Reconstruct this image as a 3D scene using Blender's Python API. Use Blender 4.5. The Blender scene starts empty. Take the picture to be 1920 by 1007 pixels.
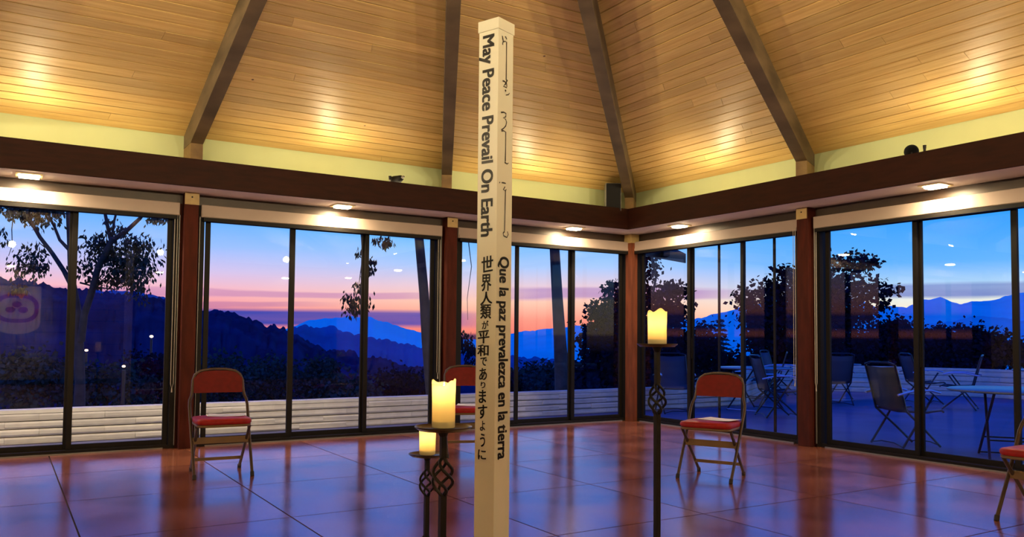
import bpy, math, random
from mathutils import Vector, Matrix, noise
S = bpy.context.scene
COL = S.collection
R = math.radians
PI = math.pi

# ------------------------------------------------------------------ camera
CAM = Vector((-6.927, -8.174, 1.07))
RX = Vector((0.84845467, -0.52919105, 0.00902849))      # camera right in world
RY = Vector((-0.03132178, -0.0331752, 0.99895863))      # camera up
RZ = Vector((-0.52834044, -0.8478539, -0.04472286))     # camera back
FOC, PX, PY = 1534.0, 960.0, 561.0
cd = bpy.data.cameras.new('camera'); cam = bpy.data.objects.new('camera', cd); COL.objects.link(cam)
m = Matrix(((RX.x, RY.x, RZ.x, CAM.x), (RX.y, RY.y, RZ.y, CAM.y), (RX.z, RY.z, RZ.z, CAM.z), (0, 0, 0, 1)))
cam.matrix_world = m
cd.sensor_width = 36; cd.lens = FOC / 1920 * 36; cd.shift_y = (PY - 503.5) / 1920
cd.clip_start = 0.05; cd.clip_end = 20000
S.camera = cam
S.view_settings.view_transform = 'Standard'; S.view_settings.look = 'None'
S.view_settings.gamma = 1; S.view_settings.use_curve_mapping = False
S.view_settings.exposure = 0.0
FR = Vector((0.848, -0.530, 0)); FF = Vector((0.530, 0.848, 0))

def ray(u, v):
    return RX * ((u - PX) / FOC) + RY * (-(v - PY) / FOC) - RZ
def at(u, v, d):                       # surveyed point seen at (u,v), d metres ahead
    r = ray(u, v); return CAM + r * (d / r.dot(FF))
def onz(u, v, z):
    r = ray(u, v); return CAM + r * ((z - CAM.z) / r.z)

# ------------------------------------------------------------------ world
W = bpy.data.worlds.new('dusk_sky'); S.world = W; W.use_nodes = True
nt = W.node_tree; nt.nodes.clear()
def nd(t, **k):
    n = nt.nodes.new(t)
    for a, b in k.items(): setattr(n, a, b)
    return n
def mth(op, a, b=None, c=None, clamp=False):
    n = nt.nodes.new('ShaderNodeMath'); n.operation = op; n.use_clamp = clamp
    for i, x in enumerate((a, b, c)):
        if x is None: continue
        if isinstance(x, (int, float)): n.inputs[i].default_value = x
        else: nt.links.new(x, n.inputs[i])
    return n.outputs[0]
def ramp(fac, stops, interp='LINEAR'):
    n = nt.nodes.new('ShaderNodeValToRGB'); n.color_ramp.interpolation = interp
    cr = n.color_ramp
    while len(cr.elements) > 1: cr.elements.remove(cr.elements[-1])
    for i, (p, c) in enumerate(stops):
        e = cr.elements[0] if i == 0 else cr.elements.new(p)
        e.position = p; e.color = (*c, 1)
    nt.links.new(fac, n.inputs[0]); return n.outputs[0]
def mixc(f, a, b):
    n = nt.nodes.new('ShaderNodeMix'); n.data_type = 'RGBA'
    for i, x in ((0, f), (6, a), (7, b)):
        if isinstance(x, (int, float)): n.inputs[i].default_value = x
        elif isinstance(x, tuple): n.inputs[i].default_value = (*x, 1)
        else: nt.links.new(x, n.inputs[i])
    return n.outputs[2]
def srgb(r, g, b):
    f = lambda c: (c/255/12.92) if c/255 <= .04045 else ((c/255+.055)/1.055)**2.4
    return (f(r), f(g), f(b))
geo = nd('ShaderNodeTexCoord'); sep = nd('ShaderNodeSeparateXYZ'); nt.links.new(geo.outputs['Generated'], sep.inputs[0])
X, Y, Z = sep.outputs
hyp = mth('SQRT', mth('ADD', mth('MULTIPLY', X, X), mth('MULTIPLY', Y, Y)))
el = mth('DIVIDE', Z, mth('MAXIMUM', hyp, 1e-4))                       # tan elevation
lat = mth('ADD', mth('MULTIPLY', X, .848), mth('MULTIPLY', Y, -.530))
az = mth('DIVIDE', lat, mth('MAXIMUM', hyp, 1e-4))                     # -1 left .. 1 right of the view axis
els = mth('DIVIDE', el, .8)                                            # ramp position
def st(L): return [(e/.8, srgb(*c)) for e, c in L]
glow = ramp(els, st([(-.02, (110, 60, 90)), (0, (236, 118, 105)), (.02, (243, 145, 125)), (.04, (246, 190, 165)), (.06, (225, 195, 205)), (.085, (165, 195, 240)), (.12, (96, 180, 252)), (.2, (60, 154, 250)), (.35, (38, 112, 245)), (.8, (18, 68, 225))]))
left = ramp(els, st([(-.02, (60, 50, 110)), (0, (235, 130, 125)), (.03, (242, 150, 150)), (.05, (240, 180, 190)), (.072, (205, 190, 228)), (.10, (150, 185, 245)), (.14, (78, 168, 252)), (.2, (55, 148, 250)), (.35, (34, 106, 240)), (.8, (18, 66, 222))]))
right = ramp(els, st([(-.02, (150, 120, 120)), (0, (240, 205, 160)), (.03, (240, 225, 195)), (.045, (222, 228, 220)), (.06, (170, 205, 235)), (.085, (95, 172, 245)), (.14, (46, 152, 244)), (.2, (30, 136, 242)), (.35, (24, 110, 238)), (.8, (14, 76, 222))]))
fl = mth('MULTIPLY_ADD', az, -4.0, -.35, True)          # 0 at centre, 1 on the left
fr = mth('MULTIPLY_ADD', az, 4.0, -.45, True)
sky = mixc(fr, mixc(fl, glow, left), right)
# banded clouds
def band(e0, hw, az0, az1, col, sky, amt, scl=3.0, wob=.008):
    mp = nd('ShaderNodeCombineXYZ'); nt.links.new(mth('MULTIPLY', az, scl), mp.inputs[0]); nt.links.new(mth('MULTIPLY', el, 26.), mp.inputs[1])
    nz = nd('ShaderNodeTexNoise'); nt.links.new(mp.outputs[0], nz.inputs['Vector']); nz.inputs['Scale'].default_value = 1.6; nz.inputs['Detail'].default_value = 3
    e = mth('ADD', el, mth('MULTIPLY', mth('SUBTRACT', nz.outputs[0], .5), wob*2))
    d = mth('ABSOLUTE', mth('SUBTRACT', e, e0))
    k = mth('SUBTRACT', 1.0, mth('DIVIDE', d, hw), None, True)
    k = mth('MULTIPLY', mth('MINIMUM', mth('MULTIPLY', k, 2.2), 1.0), amt)
    a = mth('MULTIPLY', mth('MULTIPLY_ADD', az, 12, -12*az0, True), mth('MULTIPLY_ADD', az, -12, 12*az1, True))
    k = mth('MULTIPLY', k, a)
    k = mth('MULTIPLY', k, mth('MULTIPLY_ADD', nz.outputs[0], 1.0, .45, True))
    return mixc(k, sky, srgb(*col))
sky = band(.052, .009, -.05, .30, (170, 130, 185), sky, .8)
sky = band(.053, .009, .26, 1.3, (105, 125, 190), sky, .9, 3.0, .005)
sky = band(.046, .005, -.6, -.05, (190, 130, 175), sky, .7)
sky = band(.019, .012, -1.3, -.02, (62, 70, 165), sky, 1.0, 1.2, .003)
sky = band(.033, .004, -.6, -.2, (170, 110, 160), sky, .6)
gnd = mth('MULTIPLY_ADD', el, 40, .8, True)
sky = mixc(gnd, srgb(12, 22, 60), sky)
bg = nd('ShaderNodeBackground'); nt.links.new(sky, bg.inputs[0]); bg.inputs[1].default_value = 1.2
wo = nd('ShaderNodeOutputWorld'); nt.links.new(bg.outputs[0], wo.inputs[0])

# ------------------------------------------------------------------ big lights
WARM = (1.0, .79, .46)
COVE_W, SPOT_W, DOWN_W, LAMP_GLOW, BACK_FILL_W, EAVE_W = 3.2, 5.0, 22.0, 30.0, 620.0, 50.0

# ------------------------------------------------------------------ materials
class Mat:
    def __init__(s, name):
        s.m = bpy.data.materials.new(name); s.m.use_nodes = True; s.t = s.m.node_tree; s.b = s.t.nodes['Principled BSDF']
    def n(s, t, **k):
        x = s.t.nodes.new(t)
        for a, b in k.items(): setattr(x, a, b)
        return x
    def l(s, a, b): s.t.links.new(a, b)
def pbr(name, col, rough=.5, metal=0., var=0., scale=8., stretch=(1, 1, 1), bump=0., bscale=None, dark=None, coord='Object', rnd=0., ior=None, coat=0., coat_r=.1, spec=None):
    M = Mat(name); b = M.b
    b.inputs['Roughness'].default_value = rough; b.inputs['Metallic'].default_value = metal
    if ior: b.inputs['IOR'].default_value = ior
    if spec is not None: b.inputs['Specular IOR Level'].default_value = spec
    if coat: b.inputs['Coat Weight'].default_value = coat; b.inputs['Coat Roughness'].default_value = coat_r
    tc = M.n('ShaderNodeTexCoord'); mp = M.n('ShaderNodeMapping'); mp.inputs['Scale'].default_value = stretch
    M.l(tc.outputs[coord], mp.inputs[0])
    nz = M.n('ShaderNodeTexNoise'); nz.inputs['Scale'].default_value = scale; nz.inputs['Detail'].default_value = 5
    M.l(mp.outputs[0], nz.inputs['Vector'])
    rp = M.n('ShaderNodeValToRGB')
    d = dark or tuple(c*(1-var) for c in col)
    rp.color_ramp.elements[0].color = (*d, 1); rp.color_ramp.elements[0].position = .3
    rp.color_ramp.elements[1].color = (*col, 1); rp.color_ramp.elements[1].position = .7
    M.l(nz.outputs[0], rp.inputs[0]); out = rp.outputs[0]
    if rnd:
        oi = M.n('ShaderNodeObjectInfo'); hs = M.n('ShaderNodeHueSaturation'); mm = M.n('ShaderNodeMath', operation='MULTIPLY_ADD')
        M.l(oi.outputs['Random'], mm.inputs[0]); mm.inputs[1].default_value = rnd; mm.inputs[2].default_value = 1-rnd/2
        M.l(mm.outputs[0], hs.inputs['Value']); M.l(out, hs.inputs['Color']); out = hs.outputs[0]
        va = M.n('ShaderNodeVectorMath', operation='ADD'); sc = M.n('ShaderNodeMath', operation='MULTIPLY'); sc.inputs[1].default_value = 50
        M.l(oi.outputs['Random'], sc.inputs[0]); M.l(mp.outputs[0], va.inputs[0]); M.l(sc.outputs[0], va.inputs[1]); M.l(va.outputs[0], nz.inputs['Vector'])
    M.l(out, b.inputs['Base Color']); M.out = out
    if bump:
        bp = M.n('ShaderNodeBump'); bp.inputs['Strength'].default_value = bump; bp.inputs['Distance'].default_value = .01
        n2 = nz
        if bscale:
            n2 = M.n('ShaderNodeTexNoise'); n2.inputs['Scale'].default_value = bscale; n2.inputs['Detail'].default_value = 3; M.l(mp.outputs[0], n2.inputs['Vector'])
        M.l(n2.outputs[0], bp.inputs['Height']); M.l(bp.outputs[0], b.inputs['Normal'])
    return M.m
def emit(name, col, s):
    M = Mat(name); b = M.b; b.inputs['Base Color'].default_value = (*col, 1); b.inputs['Emission Color'].default_value = (*col, 1); b.inputs['Emission Strength'].default_value = s
    return M.m
def plank_mat(name, stretch):
    M = Mat(name); b = M.b
    b.inputs['Roughness'].default_value = .43; b.inputs['IOR'].default_value = 1.5
    tc = M.n('ShaderNodeTexCoord'); oi = M.n('ShaderNodeObjectInfo')
    va = M.n('ShaderNodeVectorMath', operation='ADD'); sc = M.n('ShaderNodeMath', operation='MULTIPLY'); sc.inputs[1].default_value = 37
    M.l(oi.outputs['Random'], sc.inputs[0]); M.l(tc.outputs['Object'], va.inputs[0]); M.l(sc.outputs[0], va.inputs[1])
    mp = M.n('ShaderNodeMapping'); mp.inputs['Scale'].default_value = stretch; M.l(va.outputs[0], mp.inputs[0])
    nz = M.n('ShaderNodeTexNoise'); nz.inputs['Scale'].default_value = 3; nz.inputs['Detail'].default_value = 6; nz.inputs['Distortion'].default_value = .6; M.l(mp.outputs[0], nz.inputs['Vector'])
    rp = M.n('ShaderNodeValToRGB'); e = rp.color_ramp.elements
    e[0].position = .3; e[0].color = (.60, .38, .13, 1); e[1].position = .72; e[1].color = (.76, .55, .22, 1)
    M.l(nz.outputs[0], rp.inputs[0])
    hs = M.n('ShaderNodeHueSaturation'); mm = M.n('ShaderNodeMath', operation='MULTIPLY_ADD'); M.l(oi.outputs['Random'], mm.inputs[0]); mm.inputs[1].default_value = .28; mm.inputs[2].default_value = .86
    M.l(mm.outputs[0], hs.inputs['Value']); M.l(rp.outputs[0], hs.inputs['Color'])
    # knots
    vo = M.n('ShaderNodeTexVoronoi'); vo.inputs['Scale'].default_value = 2.4; M.l(va.outputs[0], vo.inputs['Vector'])
    k = M.n('ShaderNodeMath', operation='LESS_THAN'); M.l(vo.outputs['Distance'], k.inputs[0]); k.inputs[1].default_value = .028
    mx = M.n('ShaderNodeMix', data_type='RGBA'); M.l(k.outputs[0], mx.inputs[0]); M.l(hs.outputs[0], mx.inputs[6]); mx.inputs[7].default_value = (.16, .07, .025, 1)
    M.l(mx.outputs[2], b.inputs['Base Color'])
    bp = M.n('ShaderNodeBump'); bp.inputs['Strength'].default_value = .35; bp.inputs['Distance'].default_value = .004
    M.l(nz.outputs[0], bp.inputs['Height']); M.l(bp.outputs[0], b.inputs['Normal'])
    return M.m
PLX = plank_mat('pine_board_x', (.6, 14, 14)); PLY = plank_mat('pine_board_y', (14, .6, 14))
GROOVE = pbr('groove_shadow_board', (.05, .022, .008), .8)
BEAM = pbr('weathered_beam', (.16, .11, .06), .6, dark=(.06, .042, .022), scale=2.5, stretch=(1, 1, 3), bump=.25)
BLOCK = pbr('beam_block', (.30, .19, .07), .6, dark=(.16, .09, .035), scale=6)
CREAM = pbr('cream_plaster', (.64, .74, .42), .7, var=.06, scale=3)
SOFFIT = pbr('soffit_paint', (.88, .80, .74), .6, var=.08, scale=4)
FASCIA = pbr('mahogany_fascia', (.034, .006, .002), .6, spec=.2, var=.45, scale=5, stretch=(1, 1, 6))
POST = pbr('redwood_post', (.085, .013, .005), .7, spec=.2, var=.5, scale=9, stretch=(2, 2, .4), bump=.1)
POSTL = pbr('redwood_post_lit', (.19, .05, .018), .65, spec=.2, var=.5, scale=9, stretch=(2, 2, .3), bump=.15)  # paler copy of the redwood, with light put into its colour
HEADER = pbr('dark_header', (.045, .024, .014), .45, var=.3)
BRONZE = pbr('bronze_aluminium', (.008, .006, .005), .55, var=.2, spec=.2)
BRASS = pbr('brass_plate', (.55, .40, .16), .5, metal=0, var=.2, scale=20)
VAL = pbr('shade_valance', (.40, .31, .26), .45, var=.05)
CORD = pbr('shade_cord', (.45, .40, .34), .6)
WHITE = pbr('pole_white', (.80, .80, .68), .38, var=.04, scale=5)
BLACKP = pbr('black_lettering', (.012, .012, .016), .4)
IRON = pbr('black_iron', (.006, .005, .005), .5, spec=.3, var=.3, scale=40)
PLATE = pbr('bronze_dish', (.10, .065, .045), .28, metal=.8, var=.3)
REDV = pbr('red_vinyl', (.36, .010, .010), .55, spec=.3, var=.3, scale=30, bump=.1)
REDB = pbr('red_back', (.17, .005, .004), .6, spec=.25, var=.25, scale=30)
TANM = pbr('tan_frame', (.085, .055, .038), .35, metal=.3, var=.2)
TANP = pbr('tan_pan', (.20, .12, .045), .5, var=.2)
PAPER = pbr('paper', (.85, .83, .85), .6)
RUB = pbr('rubber', (.02, .02, .02), .7)
BLKPL = pbr('black_plastic', (.008, .008, .010), .6, spec=.2)
GREYPL = pbr('grey_metal', (.22, .21, .20), .4, metal=.4)
LAMPG = emit('lamp_glow', (1, .80, .50), LAMP_GLOW)
GILT = pbr('lamp_trim', (.75, .62, .35), .35, metal=.3)
PANEL = pbr('wall_panel', (.32, .26, .17), .6, var=.2)
NIGHT = pbr('dark_stained_wall', (.02, .014, .012), .7, var=.2)
CONC = pbr('concrete', (.30, .27, .28), .8, var=.25, scale=3, bump=.1)
BLOCKW = pbr('white_block', (.72, .68, .60), .8, var=.14, scale=9, bump=.5, rnd=.12)
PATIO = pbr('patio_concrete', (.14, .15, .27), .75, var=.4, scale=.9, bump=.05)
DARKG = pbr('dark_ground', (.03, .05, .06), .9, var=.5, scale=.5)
LEAFD = pbr('leaf_dark', (.007, .017, .042), .8, var=.5, scale=2, spec=0)
LEAFG = pbr('leaf_green', (.02, .075, .085), .8, var=.5, scale=2, spec=0)
LEAFE = pbr('leaf_eucalyptus', (.045, .055, .022), .6, var=.5, scale=3)
BARK = pbr('bark', (.07, .065, .06), .85, var=.5, scale=6, bump=.4)
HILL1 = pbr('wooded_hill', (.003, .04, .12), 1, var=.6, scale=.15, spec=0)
HILL2 = pbr('wooded_hill_far', (.008, .20, .42), 1, var=.4, scale=.03, spec=0)  # distance haze mixed into the blue of the slope
MTN = pbr('hazy_mountain', (.01, 1, .95), 1, var=.12, scale=.01, spec=0)  # aerial haze is put into the blue base colour
MTN2 = pbr('hazy_mountain_near', (.005, .75, .8), 1, var=.12, scale=.01, spec=0)  # nearer ridge, haze painted into its colour as well
PMET = pbr('patio_metal', (.035, .04, .055), .3, metal=.6)
PARM = pbr('patio_arm', (.8, .8, .85), .25, metal=.7)
SLING = pbr('patio_sling', (.05, .055, .09), .7)
PTOP = pbr('patio_table_top', (.18, .22, .28), .3)

GL = Mat('window_glass'); GL.t.nodes.remove(GL.b)
tr = GL.n('ShaderNodeBsdfTransparent'); tr.inputs[0].default_value = (.985, .99, 1, 1)
gs = GL.n('ShaderNodeBsdfGlossy'); gs.inputs['Roughness'].default_value = .0
lw = GL.n('ShaderNodeLayerWeight'); lw.inputs['Blend'].default_value = .5
p5 = GL.n('ShaderNodeMath', operation='POWER'); GL.l(lw.outputs['Facing'], p5.inputs[0]); p5.inputs[1].default_value = 5
ma = GL.n('ShaderNodeMath', operation='MULTIPLY_ADD'); GL.l(p5.outputs[0], ma.inputs[0]); ma.inputs[1].default_value = .92; ma.inputs[2].default_value = .026
lw = ma
mxs = GL.n('ShaderNodeMixShader'); GL.l(lw.outputs[0], mxs.inputs[0]); GL.l(tr.outputs[0], mxs.inputs[1]); GL.l(gs.outputs[0], mxs.inputs[2])
GL.l(mxs.outputs[0], GL.t.nodes['Material Output'].inputs[0])
GLASS = GL.m

# polished stained concrete
FM = Mat('polished_red_concrete'); b = FM.b
tc = FM.n('ShaderNodeTexCoord')
n1 = FM.n('ShaderNodeTexNoise'); n1.inputs['Scale'].default_value = 1.3; n1.inputs['Detail'].default_value = 6; n1.inputs['Roughness'].default_value = .6; FM.l(tc.outputs['Object'], n1.inputs['Vector'])
rp = FM.n('ShaderNodeValToRGB'); e = rp.color_ramp.elements; e[0].position = .32; e[0].color = (.11, .032, .02, 1); e[1].position = .7; e[1].color = (.32, .11, .05, 1)
FM.l(n1.outputs[0], rp.inputs[0]); FM.l(rp.outputs[0], b.inputs['Base Color'])
b.inputs['Roughness'].default_value = .2; b.inputs['IOR'].default_value = 3.9; b.inputs['Specular Tint'].default_value = (.85, .76, 1, 1)
mr = FM.n('ShaderNodeMapRange'); mr.inputs[3].default_value = .10; mr.inputs[4].default_value = .24
n2 = FM.n('ShaderNodeTexNoise'); n2.inputs['Scale'].default_value = 2.2; n2.inputs['Detail'].default_value = 4; FM.l(tc.outputs['Object'], n2.inputs['Vector']); FM.l(n2.outputs[0], mr.inputs[0]); FM.l(mr.outputs[0], b.inputs['Roughness'])
n3 = FM.n('ShaderNodeTexNoise'); n3.inputs['Scale'].default_value = 6; n3.inputs['Detail'].default_value = 2; FM.l(tc.outputs['Object'], n3.inputs['Vector'])
bp = FM.n('ShaderNodeBump'); bp.inputs['Strength'].default_value = .06; bp.inputs['Distance'].default_value = .01; FM.l(n3.outputs[0], bp.inputs['Height']); FM.l(bp.outputs[0], b.inputs['Normal'])
FLOOR = FM.m
JOINT = pbr('joint_line', (.03, .012, .008), .8)

# wax: translucent thick shell
WX = Mat('ivory_wax'); b = WX.b
b.inputs['Base Color'].default_value = (.84, .78, .48, 1); b.inputs['Roughness'].default_value = .45
b.inputs['Subsurface Weight'].default_value = 0
tl = WX.n('ShaderNodeBsdfTranslucent'); tl.inputs[0].default_value = (1, .80, .42, 1)
ms = WX.n('ShaderNodeMixShader'); ms.inputs[0].default_value = .55
WX.l(b.outputs[0], ms.inputs[1]); WX.l(tl.outputs[0], ms.inputs[2]); WX.l(ms.outputs[0], WX.t.nodes['Material Output'].inputs[0])
WAX = WX.m
WAXB = pbr('ivory_wax_body', (.80, .74, .44), .4, var=.05)
FLAME = emit('candle_flame', (1, .72, .28), 22)

# ------------------------------------------------------------------ mesh helpers
class MB:
    def __init__(s): s.v = []; s.f = []
    def add(s, vs, fs):
        o = len(s.v); s.v += [tuple(v) for v in vs]; s.f += [tuple(i+o for i in f) for f in fs]
    def box(s, x0, x1, y0, y1, z0, z1, M=None):
        vs = [Vector((x, y, z)) for z in (z0, z1) for y in (y0, y1) for x in (x0, x1)]
        if M: vs = [M @ v for v in vs]
        s.add(vs, [(0, 2, 3, 1), (4, 5, 7, 6), (0, 1, 5, 4), (2, 6, 7, 3), (0, 4, 6, 2), (1, 3, 7, 5)])
    def hexa(s, lo, hi):               # two quads; winding is turned outwards
        lo, hi = [Vector(p) for p in lo], [Vector(p) for p in hi]
        if (lo[1]-lo[0]).cross(lo[2]-lo[1]).dot(hi[0]-lo[0]) < 0: lo.reverse(); hi.reverse()
        s.add(list(lo)+list(hi), [(3, 2, 1, 0), (4, 5, 6, 7), (0, 1, 5, 4), (1, 2, 6, 5), (2, 3, 7, 6), (3, 0, 4, 7)])
    def prism(s, poly, off):           # polygon list extruded by vector
        n = len(poly); off = Vector(off); p = [Vector(q) for q in poly]
        s.add(p+[q+off for q in p], [tuple(range(n-1, -1, -1)), tuple(range(n, 2*n))]+[(i, (i+1) % n, n+(i+1) % n, n+i) for i in range(n)])
    def tube(s, pts, r, n=8, cap=True):
        pts = [Vector(p) for p in pts]; rs = r if isinstance(r, (list, tuple)) else [r]*len(pts)
        ref = None; rings = []
        for i, p in enumerate(pts):
            a = pts[max(i-1, 0)]; c = pts[min(i+1, len(pts)-1)]
            t = (c-a).normalized() if (c-a).length > 1e-9 else Vector((0, 0, 1))
            if ref is None: ref = Vector((1, 0, 0)) if abs(t.x) < .8 else Vector((0, 1, 0))
            u = (ref - t*ref.dot(t)).normalized(); w = t.cross(u); ref = u
            rings.append([p+(u*math.cos(2*PI*k/n)+w*math.sin(2*PI*k/n))*rs[i] for k in range(n)])
        vs = [q for g in rings for q in g]; fs = []
        for i in range(len(pts)-1):
            for k in range(n): fs.append((i*n+k, i*n+(k+1) % n, (i+1)*n+(k+1) % n, (i+1)*n+k))
        if cap: fs.append(tuple(range(n-1, -1, -1))); fs.append(tuple((len(pts)-1)*n+k for k in range(n)))
        s.add(vs, fs)
    def lathe(s, prof, n=24, c=(0, 0, 0), jit=None):
        c = Vector(c); vs = []
        for j, (r, z) in enumerate(prof):
            for k in range(n):
                a = 2*PI*k/n; dz = jit(j, a) if jit else 0
                vs.append(c+Vector((r*math.cos(a), r*math.sin(a), z+dz)))
        fs = [(j*n+k, j*n+(k+1) % n, (j+1)*n+(k+1) % n, (j+1)*n+k) for j in range(len(prof)-1) for k in range(n)]
        s.add(vs, fs)
    def mesh(s, name, mat, smooth=False):
        me = bpy.data.meshes.new(name); me.from_pydata(s.v, [], s.f); me.update()
        if mat: me.materials.append(mat)
        if smooth: me.polygons.foreach_set('use_smooth', [True]*len(me.polygons)); me.set_sharp_from_angle(angle=R(50))
        return me
    def build(s, name, mat, parent=None, smooth=False, bevel=0):
        o = bpy.data.objects.new(name, s.mesh(name, mat, smooth)); COL.objects.link(o)
        if parent: o.parent = parent
        if bevel:
            md = o.modifiers.new('b', 'BEVEL'); md.width = bevel; md.segments = 2; md.limit_method = 'ANGLE'
        return o
def empty(name, loc=(0, 0, 0), rz=0):
    o = bpy.data.objects.new(name, None); COL.objects.link(o); o.location = loc; o.rotation_euler = (0, 0, rz); o.empty_display_size = .1; return o
def tag(o, label=None, cat=None, group=None, kind=None):
    if label: o['label'] = label
    if cat: o['category'] = cat
    if group: o['group'] = group
    if kind: o['kind'] = kind
    return o
def copy_tree(o, parent=None):
    c = o.copy(); COL.objects.link(c); c.parent = parent
    for ch in [x for x in bpy.data.objects if x.parent == o]: copy_tree(ch, c)
    return c
def light(name, kind, loc, power, col, size=.1, rot=None, parent=None, spot=None, blend=.5, sy=None):
    ld = bpy.data.lights.new(name, kind); ld.energy = power; ld.color = col
    if kind == 'AREA': ld.size = size
    else: ld.shadow_soft_size = size
    if sy: ld.shape = 'RECTANGLE'; ld.size_y = sy
    if spot: ld.spot_size = spot; ld.spot_blend = blend
    o = bpy.data.objects.new(name, ld); COL.objects.link(o); o.location = loc
    if rot: o.rotation_euler = rot
    if parent: o.parent = parent
    return o

# ------------------------------------------------------------------ room geometry
L0 = 10.88; BAY = 2.72; HC = 5.44
def side(k, a, w, z):                  # side k of the square room, a 0..L0 along the wall clockwise, w inward
    dx, dy = a-HC, HC-w                # side 0 = wall y=0, a runs towards the corner (0,0)
    for _ in range(k): dx, dy = dy, -dx
    return Vector((dx-HC, dy-HC, z))
CE0, SL = 2.93, .305
def ceil_z(w): return CE0+SL*w
SIDES = ['left', 'right', 'back', 'front']

# floor
fl = empty('floor'); tag(fl, kind='structure')
f = MB(); f.box(-L0-.1, .06, -L0-.1, .06, -.12, -.012); f.build('joint_bed', JOINT, fl)
xs = [-L0-.05]+[-5.455+1.091*i for i in range(-4, 5)]+[.03]
ys = [.03]+[-1.133*i for i in range(1, 10)]+[-L0-.05]
for i in range(len(xs)-1):
    for j in range(len(ys)-1):
        s_ = MB(); g = .0045; c = .0012
        x0, x1, y0, y1 = xs[i]+g, xs[i+1]-g, ys[j+1]+g, ys[j]-g
        cx, cy = (x0+x1)/2, (y0+y1)/2
        lo = [(x0-cx, y0-cy, -.03), (x1-cx, y0-cy, -.03), (x1-cx, y1-cy, -.03), (x0-cx, y1-cy, -.03)]
        mid = [(a, b_, -c) for a, b_, _ in lo]; top = [(a-c*(1 if a > 0 else -1), b_-c*(1 if b_ > 0 else -1), 0) for a, b_, _ in lo]
        s_.hexa(lo, [(a, b_, 0) for a, b_, _ in lo])
        o = s_.build('slab', FLOOR, fl); o.location = (cx, cy, 0)

# ceiling
rng = random.Random(4)
PITCH = .12/math.hypot(1, SL)
NROW = int(HC/PITCH)
DIV = {1: [0, 2.76, L0]}
def bayline(k, j, w): p = DIV[k][j] if k in DIV else BAY*j; return p+(HC-p)*w/HC
def plank_pts(k, j, w0, w1, t0, t1):
    a00, a01 = bayline(k, j, w0), bayline(k, j+1, w0); a10, a11 = bayline(k, j, w1), bayline(k, j+1, w1)
    q = [(a00+(a01-a00)*t0, w0), (a00+(a01-a00)*t1, w0), (a10+(a11-a10)*t1, w1), (a10+(a11-a10)*t0, w1)]
    return q
for k in range(4):
    for j in range(2 if k == 1 else 4):
        ce = empty('ceiling', side(k, BAY*(j+.5), 0, CE0)); tag(ce, kind='structure'); org = ce.location.copy()
        pm = PLX if k % 2 == 0 else PLY
        bk = MB(); w1 = HC
        q = [(bayline(k, j, 0), -.02), (bayline(k, j+1, 0), -.02), (HC, HC)]
        bk.prism([side(k, a, w, ceil_z(w)+.019)-org for a, w in q], (0, 0, .05)); bk.build('backing_board', GROOVE, ce)
        rest = MB(); w = 0.; row = 0
        while w < HC-PITCH:
            w0, w1 = w+.0062, w+PITCH-.0062
            cuts = [0., 1.]
            if k == 1 and j == 1: cuts = [0., rng.uniform(.12, .38), rng.uniform(.45, .8), 1.]
            elif rng.random() < .3: cuts.insert(1, rng.uniform(.2, .8))
            for ci in range(len(cuts)-1):
                bl = bayline(k, j+1, w0)-bayline(k, j, w0)
                e = .0012/bl
                t0 = cuts[ci]+(e if ci else 0); t1 = cuts[ci+1]-(e if ci < len(cuts)-2 else 0)
                q = plank_pts(k, j, w0, w1, t0, t1)
                jj = rng.uniform(0, .0012)
                lo = [side(k, a, ww, ceil_z(ww)+jj)-org for a, ww in q]
                hi = [p+Vector((0, 0, .018)) for p in lo]
                if k < 2 and w < 3.7:
                    P = MB(); c = sum(lo, Vector())/4
                    P.hexa([p-c for p in lo], [p-c for p in hi]); o = P.build('plank', pm, ce); o.location = c
                else: rest.hexa(lo, hi)
            w += PITCH; row += 1
        if rest.v: tag(rest.build('upper_planks', pm, ce), kind='stuff')

# rafters
RL = ['left rafter of the ceiling, its pale side facing left, above the second post', 'dark rafter rising just left of the white pole', 'corner rafter behind the pole, above the black speaker', 'right rafter, dark underside slanting down to the right']
def rafter(px, py, label):
    p = Vector((px, py, 0)); c = Vector((-HC, -HC, 0)); d = (c-p); Lh = d.length; d.normalize()
    wall_n = max(abs(d.x), abs(d.y)); # slope along the beam
    sl = SL*HC/Lh; n = Vector((-d.y, d.x, 0))*.056
    s1 = .33*Lh/HC
    r = empty('rafter', (px, py, 0)); tag(r, label, 'beam', 'rafters under the pine ceiling')
    top = lambda s: CE0+sl*s+.012
    prof = [(0, top(0)), (Lh-.05, top(Lh-.05)), (Lh-.05, top(Lh-.05)-.235), (s1, top(s1)-.235), (s1, 2.80), (0, 2.80)]
    prof = [(0, top(0)), (Lh-.05, top(Lh-.05)), (Lh-.05, top(Lh-.05)-.235), (s1, top(s1)-.235), (0, top(s1)-.235)]
    b = MB(); b.prism([d*s-n+Vector((0, 0, z)) for s, z in prof], n*2); b.build('beam', BEAM, r, bevel=.004)
    b = MB(); zb = top(s1)-.235; b.prism([d*s-n*.97+Vector((0, 0, z)) for s, z in [(0, zb), (s1-.004, zb), (s1-.004, 2.602), (0, 2.602)]], n*1.94); b.build('post_block', BLOCK, r, bevel=.003)
    return r
rafter(-5.46, 0, RL[0]); rafter(-2.72, 0, RL[1]); rafter(0, 0, RL[2]); rafter(0, -2.76, RL[3])
hidden = [(-8.16, 0), (-L0, 0), (0, -L0), (-2.72, -L0), (-5.44, -L0), (-8.16, -L0), (-L0, -L0), (-L0, -2.72), (-L0, -5.44), (-L0, -8.16)]
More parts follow.
